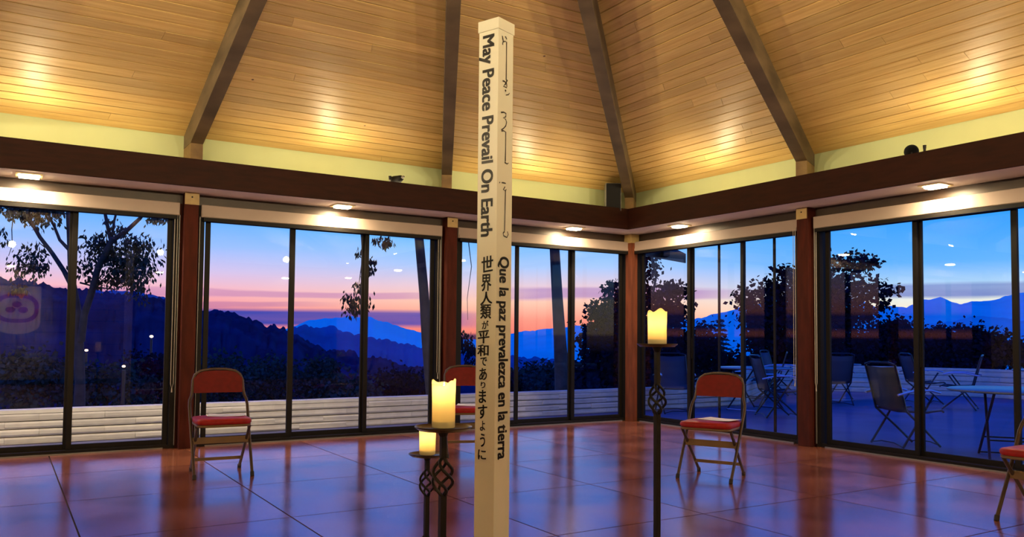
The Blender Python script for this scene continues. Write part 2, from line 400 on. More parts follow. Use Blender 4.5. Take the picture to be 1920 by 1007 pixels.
for i, (x, y) in enumerate(hidden): 
    r = rafter(x, y, None); tag(r, kind='structure'); r.name = 'ceiling_beam'; 
    for kk in ('category', 'group', 'label'):
        if kk in r: del r[kk]

# walls: upper band, header, soffit, ledge, fascia per side
FD = .43
for k in range(4):
    w = empty('wall_'+SIDES[k], side(k, HC, 0, 0)); tag(w, kind='structure'); o0 = w.location.copy()
    def rect(name, a0, a1, w0, w1, z0, z1, mat, parent=w, bev=0, mit=True, kk=k, o0=o0):
        q = [(a0+(w0 if mit else 0), w0), (a1-(w0 if mit else 0), w0), (a1-(w1 if mit else 0), w1), (a0+(w1 if mit else 0), w1)]
        lo = [side(kk, a, ww, z0)-o0 for a, ww in q]; b = MB(); b.hexa(lo, [p+Vector((0, 0, z1-z0)) for p in lo]); return b.build(name, mat, parent, bevel=bev)
    rect('upper_wall', -.12, L0+.12, -.12, 0, 2.39, 2.95, CREAM)
    rect('header', 0, L0, -.12, .0, 2.285, 2.39, HEADER)
    if k >= 2:
        if k == 2:
            rect('lower_wall', 0, L0, -.12, 0, 0, 2.285, NIGHT)
            for bi in range(9): rect('siding_board', 4.6, 7.6, 0, .02, .1+.24*bi, .33+.24*bi, PANEL, mit=False)
        else: rect('lower_wall', 0, L0, -.12, 0, 0, 2.285, NIGHT)
    t = empty('trim_%d' % (k+1), o0); tag(t, kind='structure')
    rect('soffit', 0, L0, .002, FD, 2.385, 2.40, SOFFIT, t)
    rect('ledge', 0, L0, .002, FD, 2.585, 2.60, SOFFIT, t)
    rect('fascia', 0, L0, FD, FD+.025, 2.385, 2.638, FASCIA, t, .003)

# roof overhang outside the two glazed walls, with two soffit lights over the left terrace
for k in (0, 1):
    ev_ = empty('eave', side(k, HC, 0, 0)); tag(ev_, kind='structure'); o0 = ev_.location.copy()
    q = [(-.85, -.85), (L0+.85, -.85), (L0+.1, -.13), (-.1, -.13)]
    lo = [side(k, a, w_, CE0+SL*w_-.06)-o0 for a, w_ in q]; b = MB(); b.hexa(lo, [p+Vector((0, 0, .08)) for p in lo]); b.build('eave_boards', HEADER, ev_)
    q = [(-.88, -.88), (L0+.88, -.88), (L0+.85, -.85), (-.85, -.85)]
    lo = [side(k, a, w_, CE0+SL*w_-.12)-o0 for a, w_ in q]; b = MB(); b.hexa(lo, [p+Vector((0, 0, .16)) for p in lo]); b.build('gutter_board', HEADER, ev_)
for x in (-8.6, -6.4, -4.2):
    d = empty('eave_downlight', (x, .5, 2.70)); tag(d, kind='structure')
    b = MB(); b.tube([(0, 0, 0), (0, 0, .08)], .06, 16); b.build('can', GILT, d)
    light('eave_lamp', 'AREA', (0, 0, -.01), EAVE_W, WARM, .1, parent=d)

# posts
def post(x, y, label, lit=False, cut=None):
    p = empty('post', (x, y, 0)); tag(p, label, 'post', 'posts between the window bays')
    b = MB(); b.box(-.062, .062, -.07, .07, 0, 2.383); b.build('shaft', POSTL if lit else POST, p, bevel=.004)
    rz = 0 if abs(y) < .1 and abs(x) > .1 else (R(90) if abs(x) < .1 and abs(y) > .1 else None)
    pl = MB()
    if rz is None:
        pl.box(-.064, .064, -.0735, -.07, 2.27, 2.38); pl.box(-.0657, -.062, -.07, .064, 2.27, 2.38); pl.build('metal_bracket', BRASS, p)
    else:
        pl.box(-.064, .064, -.075, -.07, 2.27, 2.38, Matrix.Rotation(-rz, 3, 'Z')); q = pl.build('metal_bracket', BRASS, p)
        h = MB(); M4 = Matrix.Rotation(-rz, 4, 'Z')
        h.tube([M4 @ Vector((0, -.079, 2.34)), M4 @ Vector((0, -.0745, 2.34))], .008, 8); h.build('bolt', IRON, q)
    return p
post(-5.45, -.055, 'dark red-brown post left of the second window, behind the left folding chair')
post(-2.70, -.055, 'dark red-brown post left of the white pole')
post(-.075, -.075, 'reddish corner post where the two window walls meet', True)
post(-.055, -2.76, 'dark red-brown post right of the folding chair on the right')
for x, y in ((-8.2, -.055), (-.055, -5.5)):
    p = post(x, y, None); p.name = 'post_outside_view'; tag(p, kind='structure')
    for kk in ('category', 'group', 'label'):
        if kk in p: del p[kk]

# windows
ZT, ZB = 2.175, .035
def window(n, k, a0, a1, stiles, extra=()):
    w = empty('window_%d' % n, side(k, (a0+a1)/2, 0, 0)); tag(w, kind='structure'); o0 = w.location.copy()
    def rc(name, x0, x1, w0, w1, z0, z1, mat, par=w, bev=0):
        q = [(x0, w0), (x1, w0), (x1, w1), (x0, w1)]; lo = [side(k, a, ww, z0)-o0 for a, ww in q]
        b = MB(); b.hexa(lo, [p+Vector((0, 0, z1-z0)) for p in lo]); return b.build(name, mat, par, bevel=bev)
    fr_ = rc('head_frame', a0, a1, -.10, .02, ZT-.03, 2.285, BRONZE)
    rc('jamb', a0, a0+.05, -.10, .035, 0, ZT, BRONZE); rc('jamb', a1-.05, a1, -.10, .035, 0, ZT, BRONZE)
    rc('jamb_panel', a0-.10, a0-.001, -.10, .012, 0, 2.285, POST); rc('jamb_panel', a1+.001, a1+.10, -.10, .012, 0, 2.285, POST)
    rc('jamb_highlight', a0+.002, a0+.008, .035, .05, .03, ZT, GREYPL); rc('jamb_highlight', a1-.008, a1-.002, .035, .05, .03, ZT, GREYPL)  # highlight on the frame edge put in as pale strips
    rc('threshold', a0, a1, -.10, .03, 0, ZB, BRONZE); rc('threshold_strip', a0+.1, a1-.1, .03, .045, 0, .012, GREYPL)
    v = rc('valance', a0+.01, a1-.01, .03, .08, 2.165, 2.285, VAL, w, .006)
    rc('hem_bar', a0+.02, a1-.02, .0805, .086, 2.172, 2.20, VAL, v)
    rc('shade_roll', a0+.03, a1-.03, .035, .085, 2.13, 2.164, BRONZE, v)
    m_ = stiles
    for i in range(len(m_)-1):
        s0, s1 = m_[i], m_[i+1]; off = (-.03, -.065)[i % 2]
        sb = MB(); o_ = [side(k, s0, off, 0)-o0, side(k, s1, off, 0)-o0]
        sa = empty('sash', o_[0]); sa.parent = w; org = sa.location.copy()
        def sr(name, x0, x1, z0, z1, mat, th=.014):
            q = [(x0, off-th), (x1, off-th), (x1, off+th), (x0, off+th)]; lo = [side(k, a, ww, z0)-o0-org for a, ww in q]
            b = MB(); b.hexa(lo, [p+Vector((0, 0, z1-z0)) for p in lo]); return b.build(name, mat, sa, bevel=.002 if th > .01 else 0)
        sw = .045
        sr('stile', s0-.012, s0+sw-.012, ZB, ZT, BRONZE); sr('stile', s1-sw+.012, s1+.012, ZB, ZT, BRONZE)
        sr('top_rail', s0+sw-.012, s1-sw+.012, ZT-.04, ZT, BRONZE); sr('bottom_rail', s0+sw-.012, s1-sw+.012, ZB, ZB+.045, BRONZE)
        sr('pane', s0+sw-.012, s1-sw+.012, ZB+.045, ZT-.04, GLASS, .003)
        if i == 1:
            sr('pull_handle', s0+.0, s0+.022, .82, 1.06, IRON, .026)
    for e_ in extra:
        q = MB(); q.box(0, 0, 0, 0, 0, 0); q = MB()
        rc('screen_stile', e_-.014, e_+.014, -.098, -.083, ZB, ZT, BRONZE)
    return w
X0 = lambda x: x+L0       # side 0: a = x + L0 ; side 1: a = -y
window(1, 0, X0(-8.10), X0(-5.535), [X0(x) for x in (-8.02, -7.2, -6.408, -5.60)])
window(2, 0, X0(-5.365), X0(-2.79), [X0(x) for x in (-5.28, -4.442, -3.656, -2.86)])
window(3, 0, X0(-2.61), X0(-.09), [X0(x) for x in (-2.53, -1.739, -.936, -.16)])
window(4, 1, .10, 2.68, [.18, 1.021, 1.833, 2.60], (1.434, 2.232))
window(5, 1, 2.85, 5.42, [2.94, 3.878, 4.709, 5.35])
# remaining bays of the two glazed walls (outside the frame) are panelled
for k, a0, a1 in ((0, 0, L0-8.22), (1, 5.54, L0)):
    w = bpy.data.objects['wall_'+SIDES[k]]; o0 = w.location.copy()
    q = [(a0, -.12), (a1, -.12), (a1, 0), (a0, 0)]; lo = [side(k, a, ww, 0)-o0 for a, ww in q]
    b = MB(); b.hexa(lo, [p+Vector((0, 0, 2.285)) for p in lo]); b.build('lower_wall', PANEL, w)

# blind cords
def cord(x, y, z0, z1, ax, label):
    c = empty('shade_cord', (x, y, z0)); tag(c, label, 'cord', 'pull cords of the roller shades')
    e = Vector(ax)*.012; b = MB()
    b.tube([Vector((0, 0, z1-z0))-e, Vector((0, 0, .05))-e, Vector((0, 0, .0)), Vector((0, 0, .05))+e, Vector((0, 0, z1-z0))+e], .0028, 6); b.build('loop', CORD, c)
    b = MB(); b.tube([(0, 0, -.03), (0, 0, .012)], [.007, .004], 8); b.build('weight', CORD, c)
cord(-5.575, -.075, .55, 2.17, (1, 0, 0), 'pale shade cord loop at the right edge of the leftmost window')
cord(-2.835, -.075, .62, 2.17, (1, 0, 0), 'shade cord hanging left of the post by the two candles')
cord(-.155, -2.69, .62, 2.17, (0, 1, 0), 'shade cord hanging against the left side of the right post')
cord(-.075, -2.88, .58, 2.17, (0, 1, 0), 'shade cord hanging just right of the right post')

# recessed downlights
DL = [((-6.77, -.24), 'rectangular ceiling downlight above the leftmost window'), ((-4.01, -.2), 'ceiling downlight above the second window, left of the pole'),
      ((-1.085, -.2), 'ceiling downlight above the window just right of the pole'), ((-.21, -1.10), 'ceiling downlight right of the corner post'), ((-.22, -4.21), 'bright ceiling downlight above the rightmost window')]
def downlight(x, y, label, rz, pw=1.0):
    d = empty('downlight', (x, y, 2.385), rz)
    if label: tag(d, label, 'ceiling light', 'downlights along the soffit')
    else: tag(d, kind='structure')
    b = MB(); o_, i_ = .10, .078
    for (x0, x1, y0, y1) in ((-o_, o_, -o_, -i_), (-o_, o_, i_, o_), (-o_, -i_, -i_, i_), (i_, o_, -i_, i_)): b.box(x0, x1, y0, y1, -.012, -.001)
    b.build('trim_ring', GILT, d, bevel=.003)
    b = MB(); b.box(-i_+.004, i_-.004, -.05, .05, -.028, -.004); b.build('lens', LAMPG, d)
    light('downlight_lamp', 'AREA', (0, 0, -.032), DOWN_W*pw, WARM, .12, parent=d)
    return d
for i, ((x, y), lb) in enumerate(DL): downlight(x, y, lb, 0 if i < 3 else R(90))
for (x, y, rz) in [(-.2, -6.9, 90), (-.2, -9.6, 90), (-9.5, -.2, 0)]+[(-1.36-2.72*i, -L0+.2, 0) for i in range(4)]+[(-L0+.2, -1.36-2.72*i, 90) for i in range(4)]:
    d = downlight(x, y, None, R(rz), 2.0 if (abs(x+6.8) < .1 and y < -9) else (.5 if x < -10 else 1.0)); d.name = 'ceiling_downlight'

# cove uplights resting on the ledge (hidden behind the fascia lip)
def cove(k, a, p=COVE_W):
    c = empty('uplight', side(k, a, .30, 2.60)); tag(c, kind='structure')
    b = MB(); b.box(-.06, .06, -.03, .03, 0, .018); b.build('housing', BLKPL, c)
    c.rotation_euler = (0, 0, -k*PI/2)
    light('strip_lamp', 'AREA', (0, 0, .03), p, WARM, 1.9, rot=(PI, 0, 0), parent=c, sy=.05)
    light('uplight_lamp', 'AREA', (0, 0, .05), SPOT_W, WARM, .12, rot=(-(PI-R(55)), 0, 0), parent=c)
for a in (1.4, L0-6.75, L0-4.15, L0-1.75): cove(0, a)
for a in (1.75, 4.55, 6.9, 9.5): cove(1, a)
for k in (2, 3):
    for a in (1.4, 4.1, 6.8, 9.5):
        c = empty('spotlight', side(k, a, .30, 2.60), -k*PI/2); tag(c, kind='structure')  # added unseen fixtures that fill the room with light from behind
        b = MB(); b.box(-.05, .05, -.04, .04, 0, .02); b.tube([(0, 0, .02), (0, 0, .12)], .01, 6); b.build('bracket', BLKPL, c)
        b = MB(); b.lathe([(.02, .05), (.055, .03), (.06, -.05)], 16, (0, 0, .15)); hd = b.build('shade', BLKPL, c, True)
        light('added_fill_lamp', 'SPOT', (0, -.08, .18), BACK_FILL_W, WARM, .06, rot=(-R(90+27), 0, 0), parent=c, spot=R(104), blend=.9)

# ------------------------------------------------------------------ peace pole
PW = .097; al = R(37)
axis_ = Vector((-5.295, -5.42, 0))
N0 = axis_ - FF*(.5*PW*math.sqrt(2)*.99)
el_ = (-math.cos(al)*FR + math.sin(al)*FF); er_ = (math.sin(al)*FR + math.cos(al)*FF)
N0 = axis_ - (el_+er_)*PW/2
pole = empty('peace_pole', axis_); tag(pole, 'tall square white pole with black lettering standing in the middle of the floor', 'pole')
PT = 2.285
def psq(wd, z): return [axis_*0+(el_*sx+er_*sy)*wd/2+Vector((0, 0, z)) for sx, sy in ((-1, -1), (1, -1), (1, 1), (-1, 1))]
b = MB(); b.hexa(psq(PW, .0), psq(PW, PT)); b.build('shaft', WHITE, pole, bevel=.0015)
b = MB(); b.hexa(psq(PW+.007, PT-.02), psq(PW+.007, PT+.025)); cap = b.build('cap', WHITE, pole, bevel=.002)
b = MB(); q = psq(PW+.004, PT+.025); b.add(q+[Vector((0, 0, PT+.04))], [(0, 1, 4), (1, 2, 4), (2, 3, 4), (3, 0, 4)]); b.build('cap_top', WHITE, cap)
b = MB(); b.hexa(psq(.26, 0), psq(.26, .02)); b.build('base_plate', WHITE, pole, bevel=.003)
def face_pt(u, v, right):              # point of the pole's face seen at (u,v)
    n = el_ if right else er_          # left face contains el_, normal -er_
    r = ray(u, v); t = (N0-CAM).dot(n)/r.dot(n); return CAM+r*t
def text_mesh(body, bold):
    c = bpy.data.curves.new('lettering', 'FONT'); c.body = body; c.resolution_u = 4
    o = bpy.data.objects.new('lettering_source', c); COL.objects.link(o); bpy.context.view_layer.update()
    dg = bpy.context.evaluated_depsgraph_get(); me = bpy.data.meshes.new_from_object(o.evaluated_get(dg))
    v0 = [v.co.copy() for v in me.vertices]; f0 = [tuple(p.vertices) for p in me.polygons]; vs, fs = [], []
    for dx, dy in ((0, 0), (bold, bold*.5), (-bold, -bold*.5), (bold, -bold*.5), (-bold, bold*.5)):
        k_ = len(vs); vs += [v+Vector((dx, dy, 0)) for v in v0]; fs += [tuple(i+k_ for i in f) for f in f0]
    bpy.data.objects.remove(o); bpy.data.curves.remove(c); bpy.data.meshes.remove(me)
    return vs, fs
def place_text(body, right, ex, ey, org, sx, sy, name, label, bold=0.02, box=None):
    vs, fs = text_mesh(body, bold)
    x0 = min(v.x for v in vs); x1 = max(v.x for v in vs); y0 = min(v.y for v in vs); y1 = max(v.y for v in vs)
    nrm = -(el_ if right else er_)*.0012
    mb = MB(); out = []
    for v in vs:
        a = (v.x-x0)/(x1-x0); c = (v.y-box[0])/(box[1]-box[0]) if box else (v.y-y0)/(y1-y0)
        out.append(org+ex*(a*sx)+ey*(c*sy)+nrm-axis_)
    mb.add(out, fs)
    return mb, label, name
DN = Vector((0, 0, -1))
def build_text(mb, name, label): o = mb.build(name, BLACKP, pole); o['label'] = label; return o
# left face: english down the face, tops of letters to the right
zt, zb_ = face_pt(914, 66, False).z, face_pt(910, 444, False).z
# letter frame: baseline on the face at 0.17*PW from the left edge ... cap line at .78
def lx(fr): return N0 + el_*(PW*(1-fr))           # left face, fraction from its left edge
def rx(fr): return N0 + er_*(PW*fr)               # right face, fraction from near edge
o_ = lx(.22); o_ = Vector((o_.x, o_.y, zt))
mb, _, _ = place_text('May Peace Prevail On Earth', False, DN, (lx(.80)-lx(.22)).normalized(), o_, zt-zb_, (lx(.80)-lx(.22)).length, '', '', .034, box=(0, .70))
build_text(mb, 'lettering', 'bold black words May Peace Prevail On Earth')
zt, zb_ = face_pt(942, 481, True).z, face_pt(936, 862, True).z
o_ = rx(.22); o_ = Vector((o_.x, o_.y, zt))
mb, _, _ = place_text('Que la paz prevalezca en la tierra', True, DN, (rx(.82)-rx(.22)).normalized(), o_, zt-zb_, (rx(.82)-rx(.22)).length, '', '', .034, box=(0, .70))
build_text(mb, 'lettering', 'bold black words Que la paz prevalezca en la tierra')
jp = MB()
for ch, c0, c1, uc, wf in [('世', 480, 510, 914, .60), ('界', 514, 546, 912, .52), ('人', 547, 571, 912, .62), ('類', 570, 598, 911, .56), ('が', 601, 617, 910, .34), ('平', 620, 644, 907, .60), ('和', 646, 668, 906, .58),
                        ('で', 670, 686, 907, .34), ('あ', 690, 713, 906, .40), ('り', 716, 728, 906, .24), ('ま', 731, 756, 905, .38), ('す', 759, 785, 905, .48), ('よ', 789, 808, 905, .26), ('う', 813, 838, 905, .26), ('に', 843, 862, 904, .42)]:
    p = face_pt(uc, (c0+c1)/2, False); z0 = face_pt(uc, c0, False).z; z1 = face_pt(uc, c1, False).z
    ex = -el_; sx = PW*wf
    mbt, _, _ = place_text(ch, False, ex, Vector((0, 0, 1)), Vector((p.x, p.y, z1))-ex*sx/2, sx, z0-z1, '', '', .024)
    vs2 = [Vector(v) for v in mbt.v]; rot = .10 if ch in '世人平すあ' else .03   # brush slant
    jp.add([v+Vector((0, 0, 1))*rot*((v+axis_-p).dot(ex)) for v in vs2], mbt.f)
build_text(jp, 'lettering', 'column of black brush characters in Japanese')
# flowing script high on the right face, drawn stroke by stroke
strokes = [[(941.5, 67, .8), (942.5, 73, 1.4), (943.5, 78, 1)], [(947, 68, .9), (948.5, 71, 1.3), (950, 74, .8)], [(942, 84, 1.2), (942.5, 79, .9), (946, 77.5, .9), (949.5, 79, 1.1), (949.3, 110, .9), (948.8, 151, 1.1)],
           [(942, 151.5, 1.2), (946, 153, 1.1), (949.5, 157, 1.1), (950, 163, .9)], [(951, 150, 1.2), (947, 158, 1.1), (943.5, 162, .9), (950, 164.5, .8)], [(946.5, 168.5, 1.3), (948.5, 171.5, 1.5)], [(948, 178.5, .6), (953, 177.5, .9), (955, 174.5, .6)],
           [(939, 211, 1.3), (944, 210.5, 1), (948.5, 213, 1.1), (948, 219, 1), (943, 221.5, .9), (947.5, 223.5, .9), (949.5, 229, 1), (948, 236, 1), (944, 240.5, .9), (939.5, 244, 1.1)],
           [(940, 246.5, .9), (943, 244.8, .9), (948, 247.5, 1), (947.8, 275, .8), (947.2, 303, 1.2)], [(946, 304.5, 1.3), (950.5, 307.5, .8), (953, 305.5, .7)],
           [(936, 341.5, 1.2), (937, 343, 1.4)], [(940, 342.5, .9), (944, 343, 1.2), (948, 344, .8)], [(946.5, 350, .9), (943.5, 355.5, 1.2), (947, 358, .9), (949, 355, .8)],
           [(947.5, 357, 1.1), (946.5, 400, .9), (945.8, 433, .9)], [(945.8, 434, 1.2), (943, 437, 1), (944, 442, .9), (950, 445.5, .9), (952.5, 440, .9), (951, 434, .8)]]
sc3 = [MB(), MB(), MB()]
for st_ in strokes:
    sc_ = sc3[0 if st_[0][1] < 200 else (1 if st_[0][1] < 320 else 2)]
    P = [face_pt(u, v, True) for u, v, _ in st_]; nrm = -el_*.0012; L_, R_ = [], []
    for i, p in enumerate(P):
        t = (P[min(i+1, len(P)-1)]-P[max(i-1, 0)]).normalized(); sd = t.cross(-el_).normalized()*st_[i][2]*.0026
        L_.append(p+sd+nrm-axis_); R_.append(p-sd+nrm-axis_)
    n_ = len(P); sc_.add(L_+R_, [(i, i+1, n_+i+1, n_+i) for i in range(n_-1)])
for sc_, nm in zip(sc3, ('top', 'middle', 'lowest')): build_text(sc_, 'lettering', nm+' word of thin flowing script')

# ------------------------------------------------------------------ candle stands and candles
def stand(loc, h, prad, cage_drop, label):
    s = empty('candle_stand', (loc.x, loc.y, 0)); tag(s, label, 'candle stand', 'black iron floor candle stands')
    zc = h-cage_drop; ch = .125; cr = .030
    b = MB(); b.box(-.0095, .0095, -.0095, .0095, zc, h-.006); b.tube([(0, 0, h-.03), (0, 0, h-.008)], [.012, .022], 12); b.build('neck', IRON, s, bevel=.002)
    for k in range(4):
        pts = []
        for i in range(15):
            t = i/14; a = 2*PI*k/4+t*PI*1.25; r = .006+cr*math.sin(PI*t)**.9; pts.append((r*math.cos(a), r*math.sin(a), zc-ch*t+.004))
        b = MB(); b.tube(pts, .0055, 7); b.build('cage_rod', IRON, s, True)
    b = MB(); b.box(-.011, .011, -.011, .011, .09, zc-ch+.006); b.build('shaft', IRON, s, bevel=.002)
    for k in range(3):
        a = 2*PI*k/3+.4; c, sn = math.cos(a), math.sin(a)
        b = MB(); b.tube([(c*r, sn*r, z) for r, z in ((0, .13), (.03, .10), (.08, .075), (.13, .045), (.155, .012), (.175, .010), (.185, .022))], .0075, 8); b.build('foot', IRON, s, True)
    b = MB(); b.lathe([(.0, h-.008), (prad*.85, h-.008), (prad, h+.002), (prad, h+.005), (prad*.84, h-.003), (0, h-.003)], 40); b.build('plate', PLATE, s, True)
    return s
def candle(loc, h, rad, ht, label, power, seed, wf=.34, lift=.014):
    c = empty('pillar_candle', (loc.x, loc.y, h-.002)); tag(c, label, 'candle', 'ivory pillar candles')
    rn = random.Random(seed); ph = [rn.uniform(0, 6.28) for _ in range(4)]
    jr = lambda a: .010*max(0, math.sin(a*1+ph[0]))**3+.007*math.sin(2*a+ph[1])+.004*math.sin(5*a+ph[2])
    well = ht*wf; zp = ht-well
    b = MB(); b.lathe([(0, 0), (rad*.97, 0), (rad, .004), (rad, zp*.5), (rad, zp), (rad*.84, zp+.0005), (rad*.5, zp-.002), (0, zp-.003)], 40); b.build('wax_body', WAXB, c, True)
    b = MB(); b.lathe([(rad, zp), (rad*1.005, zp+well*.5), (rad*1.04, ht-.008), (rad*1.05, ht), (rad*.99, ht+.001)], 40, jit=lambda j, a: jr(a) if j >= 2 else 0); b.build('wax_rim', WAX, c, True)
    b = MB(); b.tube([(0, 0, zp-.002), (.001, 0, zp+lift)], .0014, 6); b.build('wick', IRON, c)
    b = MB(); b.lathe([(0.0005, 0), (.0045, .004), (.006, .010), (.0045, .020), (.0018, .031), (0.0002, .038)], 14, (.001, 0, zp+lift-.002)); b.build('flame', FLAME, c, True)
    light('flame_light', 'POINT', (.0, .0, zp+lift+.014), power, (1, .66, .26), .008, parent=c)
p1 = Vector((-5.667, -5.727, 0)); p2 = Vector((-5.197, -4.652, 0)); p3 = Vector((-4.634, -5.628, 0))
stand(p1, .762, .096, .105, 'black iron candle stand left of the pole under the large candle')
stand(p2, .505, .088, .075, 'shortest black iron candle stand, at the far left')
stand(p3, 1.038, .083, .165, 'tallest black iron candle stand, alone on the right')
candle(p1, .765, .0385, .148, 'large bright burning ivory candle just left of the pole', 1.3, 3, .86, .094)
candle(p2, .508, .038, .112, 'small low ivory candle on the shortest stand', 1.0, 8, .84, .058)
candle(p3, 1.041, .0385, .132, 'glowing ivory candle on the tallest stand, right of the pole', 1.0, 5, .84, .060)

# ------------------------------------------------------------------ folding chairs
def chair(x, y, rz, label):
    c = empty('folding_chair', (x, y, 0), rz); tag(c, label, 'chair', 'red padded folding chairs')
    r = .0115
    b = MB(); path = [(.213, .075, .44), (.214, .115, .51), (.210, .140, .55), (.196, .155, .585), (.190, .165, .62), (.185, .185, .70), (.168, .198, .745), (.13, .206, .772), (.06, .210, .785)]
    full = path+[(0, .211, .787)]+[(-a, b_, z) for a, b_, z in reversed(path)]
    b.tube(full, r, 10); b.build('back_frame', TANM, c, True)
    for s in (1, -1):
        b = MB(); b.tube([(s*.205, -.20, .02), (s*.209, -.06, .23), (s*.213, .075, .44)], r, 10); lg = b.build('leg', TANM, c, True)
        b = MB(); b.tube([(s*.205, -.208, 0), (s*.205, -.198, .03)], .015, 10); b.build('foot_cap', RUB, lg)
        b = MB(); b.tube([(s*.188, -.15, .37), (s*.184, .02, .20), (s*.180, .20, .02)], r, 10); lg = b.build('leg', TANM, c, True)
        b = MB(); b.tube([(s*.180, .205, 0), (s*.180, .198, .03)], .015, 10); b.build('foot_cap', RUB, lg)
    b = MB(); b.box(-.205, .205, -.050, -.044, .235, .285); b.build('apron_strip', TANP, c, bevel=.003)
    b = MB(); b.box(-.18, .18, .112, .118, .085, .11); b.build('rear_brace', TANP, c, bevel=.002)
    # back pad, bowed
    b = MB(); n = 14; fv, bv = [], []
    for j in range(7):
        t = j/6; z = .605+.17*t
        for i in range(n+1):
            u = i/n*2-1; hw = .181*(1-.0*t) if t < .6 else .181*math.cos((t-.6)/.4*.62)
            xx = u*hw; yy = .165+.20*(z-.605)+.022*(1-u*u)
            zz = z-(.02*abs(u)**4 if t > .7 else 0)
            fv.append((xx, yy-.018-.008*(1-u**4), zz)); bv.append((xx, yy+.006, zz))
    N = n+1; fs = []
    for j in range(6):
        for i in range(n): a = j*N+i; fs += [(a, a+1, a+N+1, a+N), (7*N+a+1, 7*N+a, 7*N+a+N, 7*N+a+N+1)]
    rim = list(range(n+1))+[j*N+n for j in range(1, 7)]+[6*N+i for i in range(n-1, -1, -1)]+[j*N for j in range(5, 0, -1)]
    for i in range(len(rim)): a, d = rim[i], rim[(i+1) % len(rim)]; fs.append((d, a, 7*N+a, 7*N+d))
    b.add(fv+bv, fs); b.build('backrest', REDB, c, True)
    def slab(z0, z1, hx, y0, y1, cr, dome=0):
        m_ = MB(); loop = []
        for sx, sy, a0 in ((1, 1, 0), (-1, 1, 90), (-1, -1, 180), (1, -1, 270)):
            for q in range(5):
                a = R(a0+q*22.5); cx = sx*(hx-cr); cy = (y1-cr) if sy > 0 else (y0+cr); loop.append((cx+cr*math.cos(a), cy+cr*math.sin(a)))
        n = len(loop); cy = (y0+y1)/2; vs = []
        for sc, z in ((.97, z0), (1, z0+(z1-z0)*.3), (1, z0+(z1-z0)*.7), (.965, z1), (.8, z1+dome*.7), (.4, z1+dome)):
            vs += [(x*sc, cy+(y-cy)*sc, z) for x, y in loop]
        fs = [tuple(range(n-1, -1, -1))]+[(j*n+i, j*n+(i+1) % n, (j+1)*n+(i+1) % n, (j+1)*n+i) for j in range(5) for i in range(n)]+[tuple(5*n+i for i in range(n))]
        m_.add(vs, fs); return m_
    slab(.372, .392, .196, -.215, .165, .06).build('seat_pan', TANP, c, True)
    slab(.392, .428, .200, -.225, .165, .07, .008).build('seat_cushion', REDV, c, True)
    return c
def paper(x, y, z, rz, label, w=.20, l=.27):
    m_ = MB(); n = 6; vs = []
    for i in range(n+1):
        for j in range(2): vs.append(((j-.5)*w, (i/n-.5)*l, .0015+.004*(2*i/n-1)**2))
    m_.add(vs, [(2*i, 2*i+1, 2*i+3, 2*i+2) for i in range(n)]); o = m_.build('paper_sheet', PAPER); o.location = (x, y, z); o.rotation_euler = (0, 0, rz)
    md = o.modifiers.new('s', 'SOLIDIFY'); md.thickness = .0008
    tag(o, label, 'paper', 'white sheets left on the chair seats'); return o
chs = [(-5.48, -1.65, R(-4), 'red padded folding chair at the left, in front of the dark post'), (-3.33, -1.66, R(-20), 'red folding chair half hidden behind the pole and candles'),
       (-2.25, -3.61, R(-64), 'red folding chair at the right between candle stand and post'), (-1.66, -5.73, R(-88), 'red folding chair cut off by the right edge of the picture')]
pl_ = ['white paper lying on the left red chair', 'white paper on the seat of the chair behind the pole', 'white paper lying on the right red chair', 'white paper on the chair at the right picture edge']
for (x, y, rz, lb), pb in zip(chs, pl_):
    chair(x, y, rz, lb); o = Matrix.Rotation(rz, 3, 'Z') @ Vector((.045, .03, 0))
    paper(x+o.x, y+o.y, .4375, rz+R(78), pb)

# ------------------------------------------------------------------ things on the ledge
sp = empty('speaker', (-.60, -.34, 2.60), R(-32)); tag(sp, 'small black loudspeaker on the ledge beside the corner rafter', 'speaker')
b = MB(); b.box(-.095, .095, -.08, .08, 0, .345); b.build('cabinet', GREYPL, sp, bevel=.005)
b = MB(); b.box(-.088, .088, -.09, -.0802, .008, .337); b.build('grille', BLKPL, sp, bevel=.004)
def clamp_lamp(loc, rz, tilt, label):
    c = empty('clamp_light', loc, rz); tag(c, label, 'lamp', 'small black clip-on spotlights on the ledge')
    b = MB(); b.box(-.03, .03, -.03, .03, 0, .02); b.tube([(0, 0, .015), (0, 0, .09)], .007, 8); b.build('bracket', IRON, c)
    h = empty('lamp_head', (0, 0, .095)); h.parent = c; h.rotation_euler = (tilt, 0, 0)
    b = MB(); b.lathe([(.018, .07), (.03, .06), (.038, .03), (.056, -.03), (.060, -.055), (.054, -.055), (.05, -.03), (.03, .02), (0, .03)], 24); b.build('shade', BLKPL, h, True)
    b = MB(); b.tube([(0, 0, .07), (0, 0, .10)], [.016, .010], 10); b.build('socket', GREYPL, h)
c = clamp_lamp((-3.44, -.28, 2.602), R(20), R(75), 'small black clip-on spotlight on the ledge above the second window')
b = MB(); b.tube([(-.075, 0, 0), (-.078, 0, .12), (-.06, 0, .135)], .012, 8); 
c = clamp_lamp((-.27, -4.03, 2.602), R(-60), R(-80), 'small black clip-on spotlight on the ledge above the rightmost window')
sw = empty('adjusting_arm', (-.29, -4.16, 2.602)); tag(sw, 'short black upright arm on the ledge beside the right spotlight', 'bracket')
b = MB(); b.tube([(0, 0, 0), (0, 0, .10)], .011, 10); b.build('stem', BLKPL, sw, True)
b = MB(); b.tube([(0, 0, .095), (0, 0, .125)], [.013, .015], 10); b.build('knob', BLKPL, sw, True)
sw2 = empty('adjusting_arm', (-3.53, -.29, 2.602)); tag(sw2, 'short upright arm on the ledge beside the left spotlight', 'bracket')
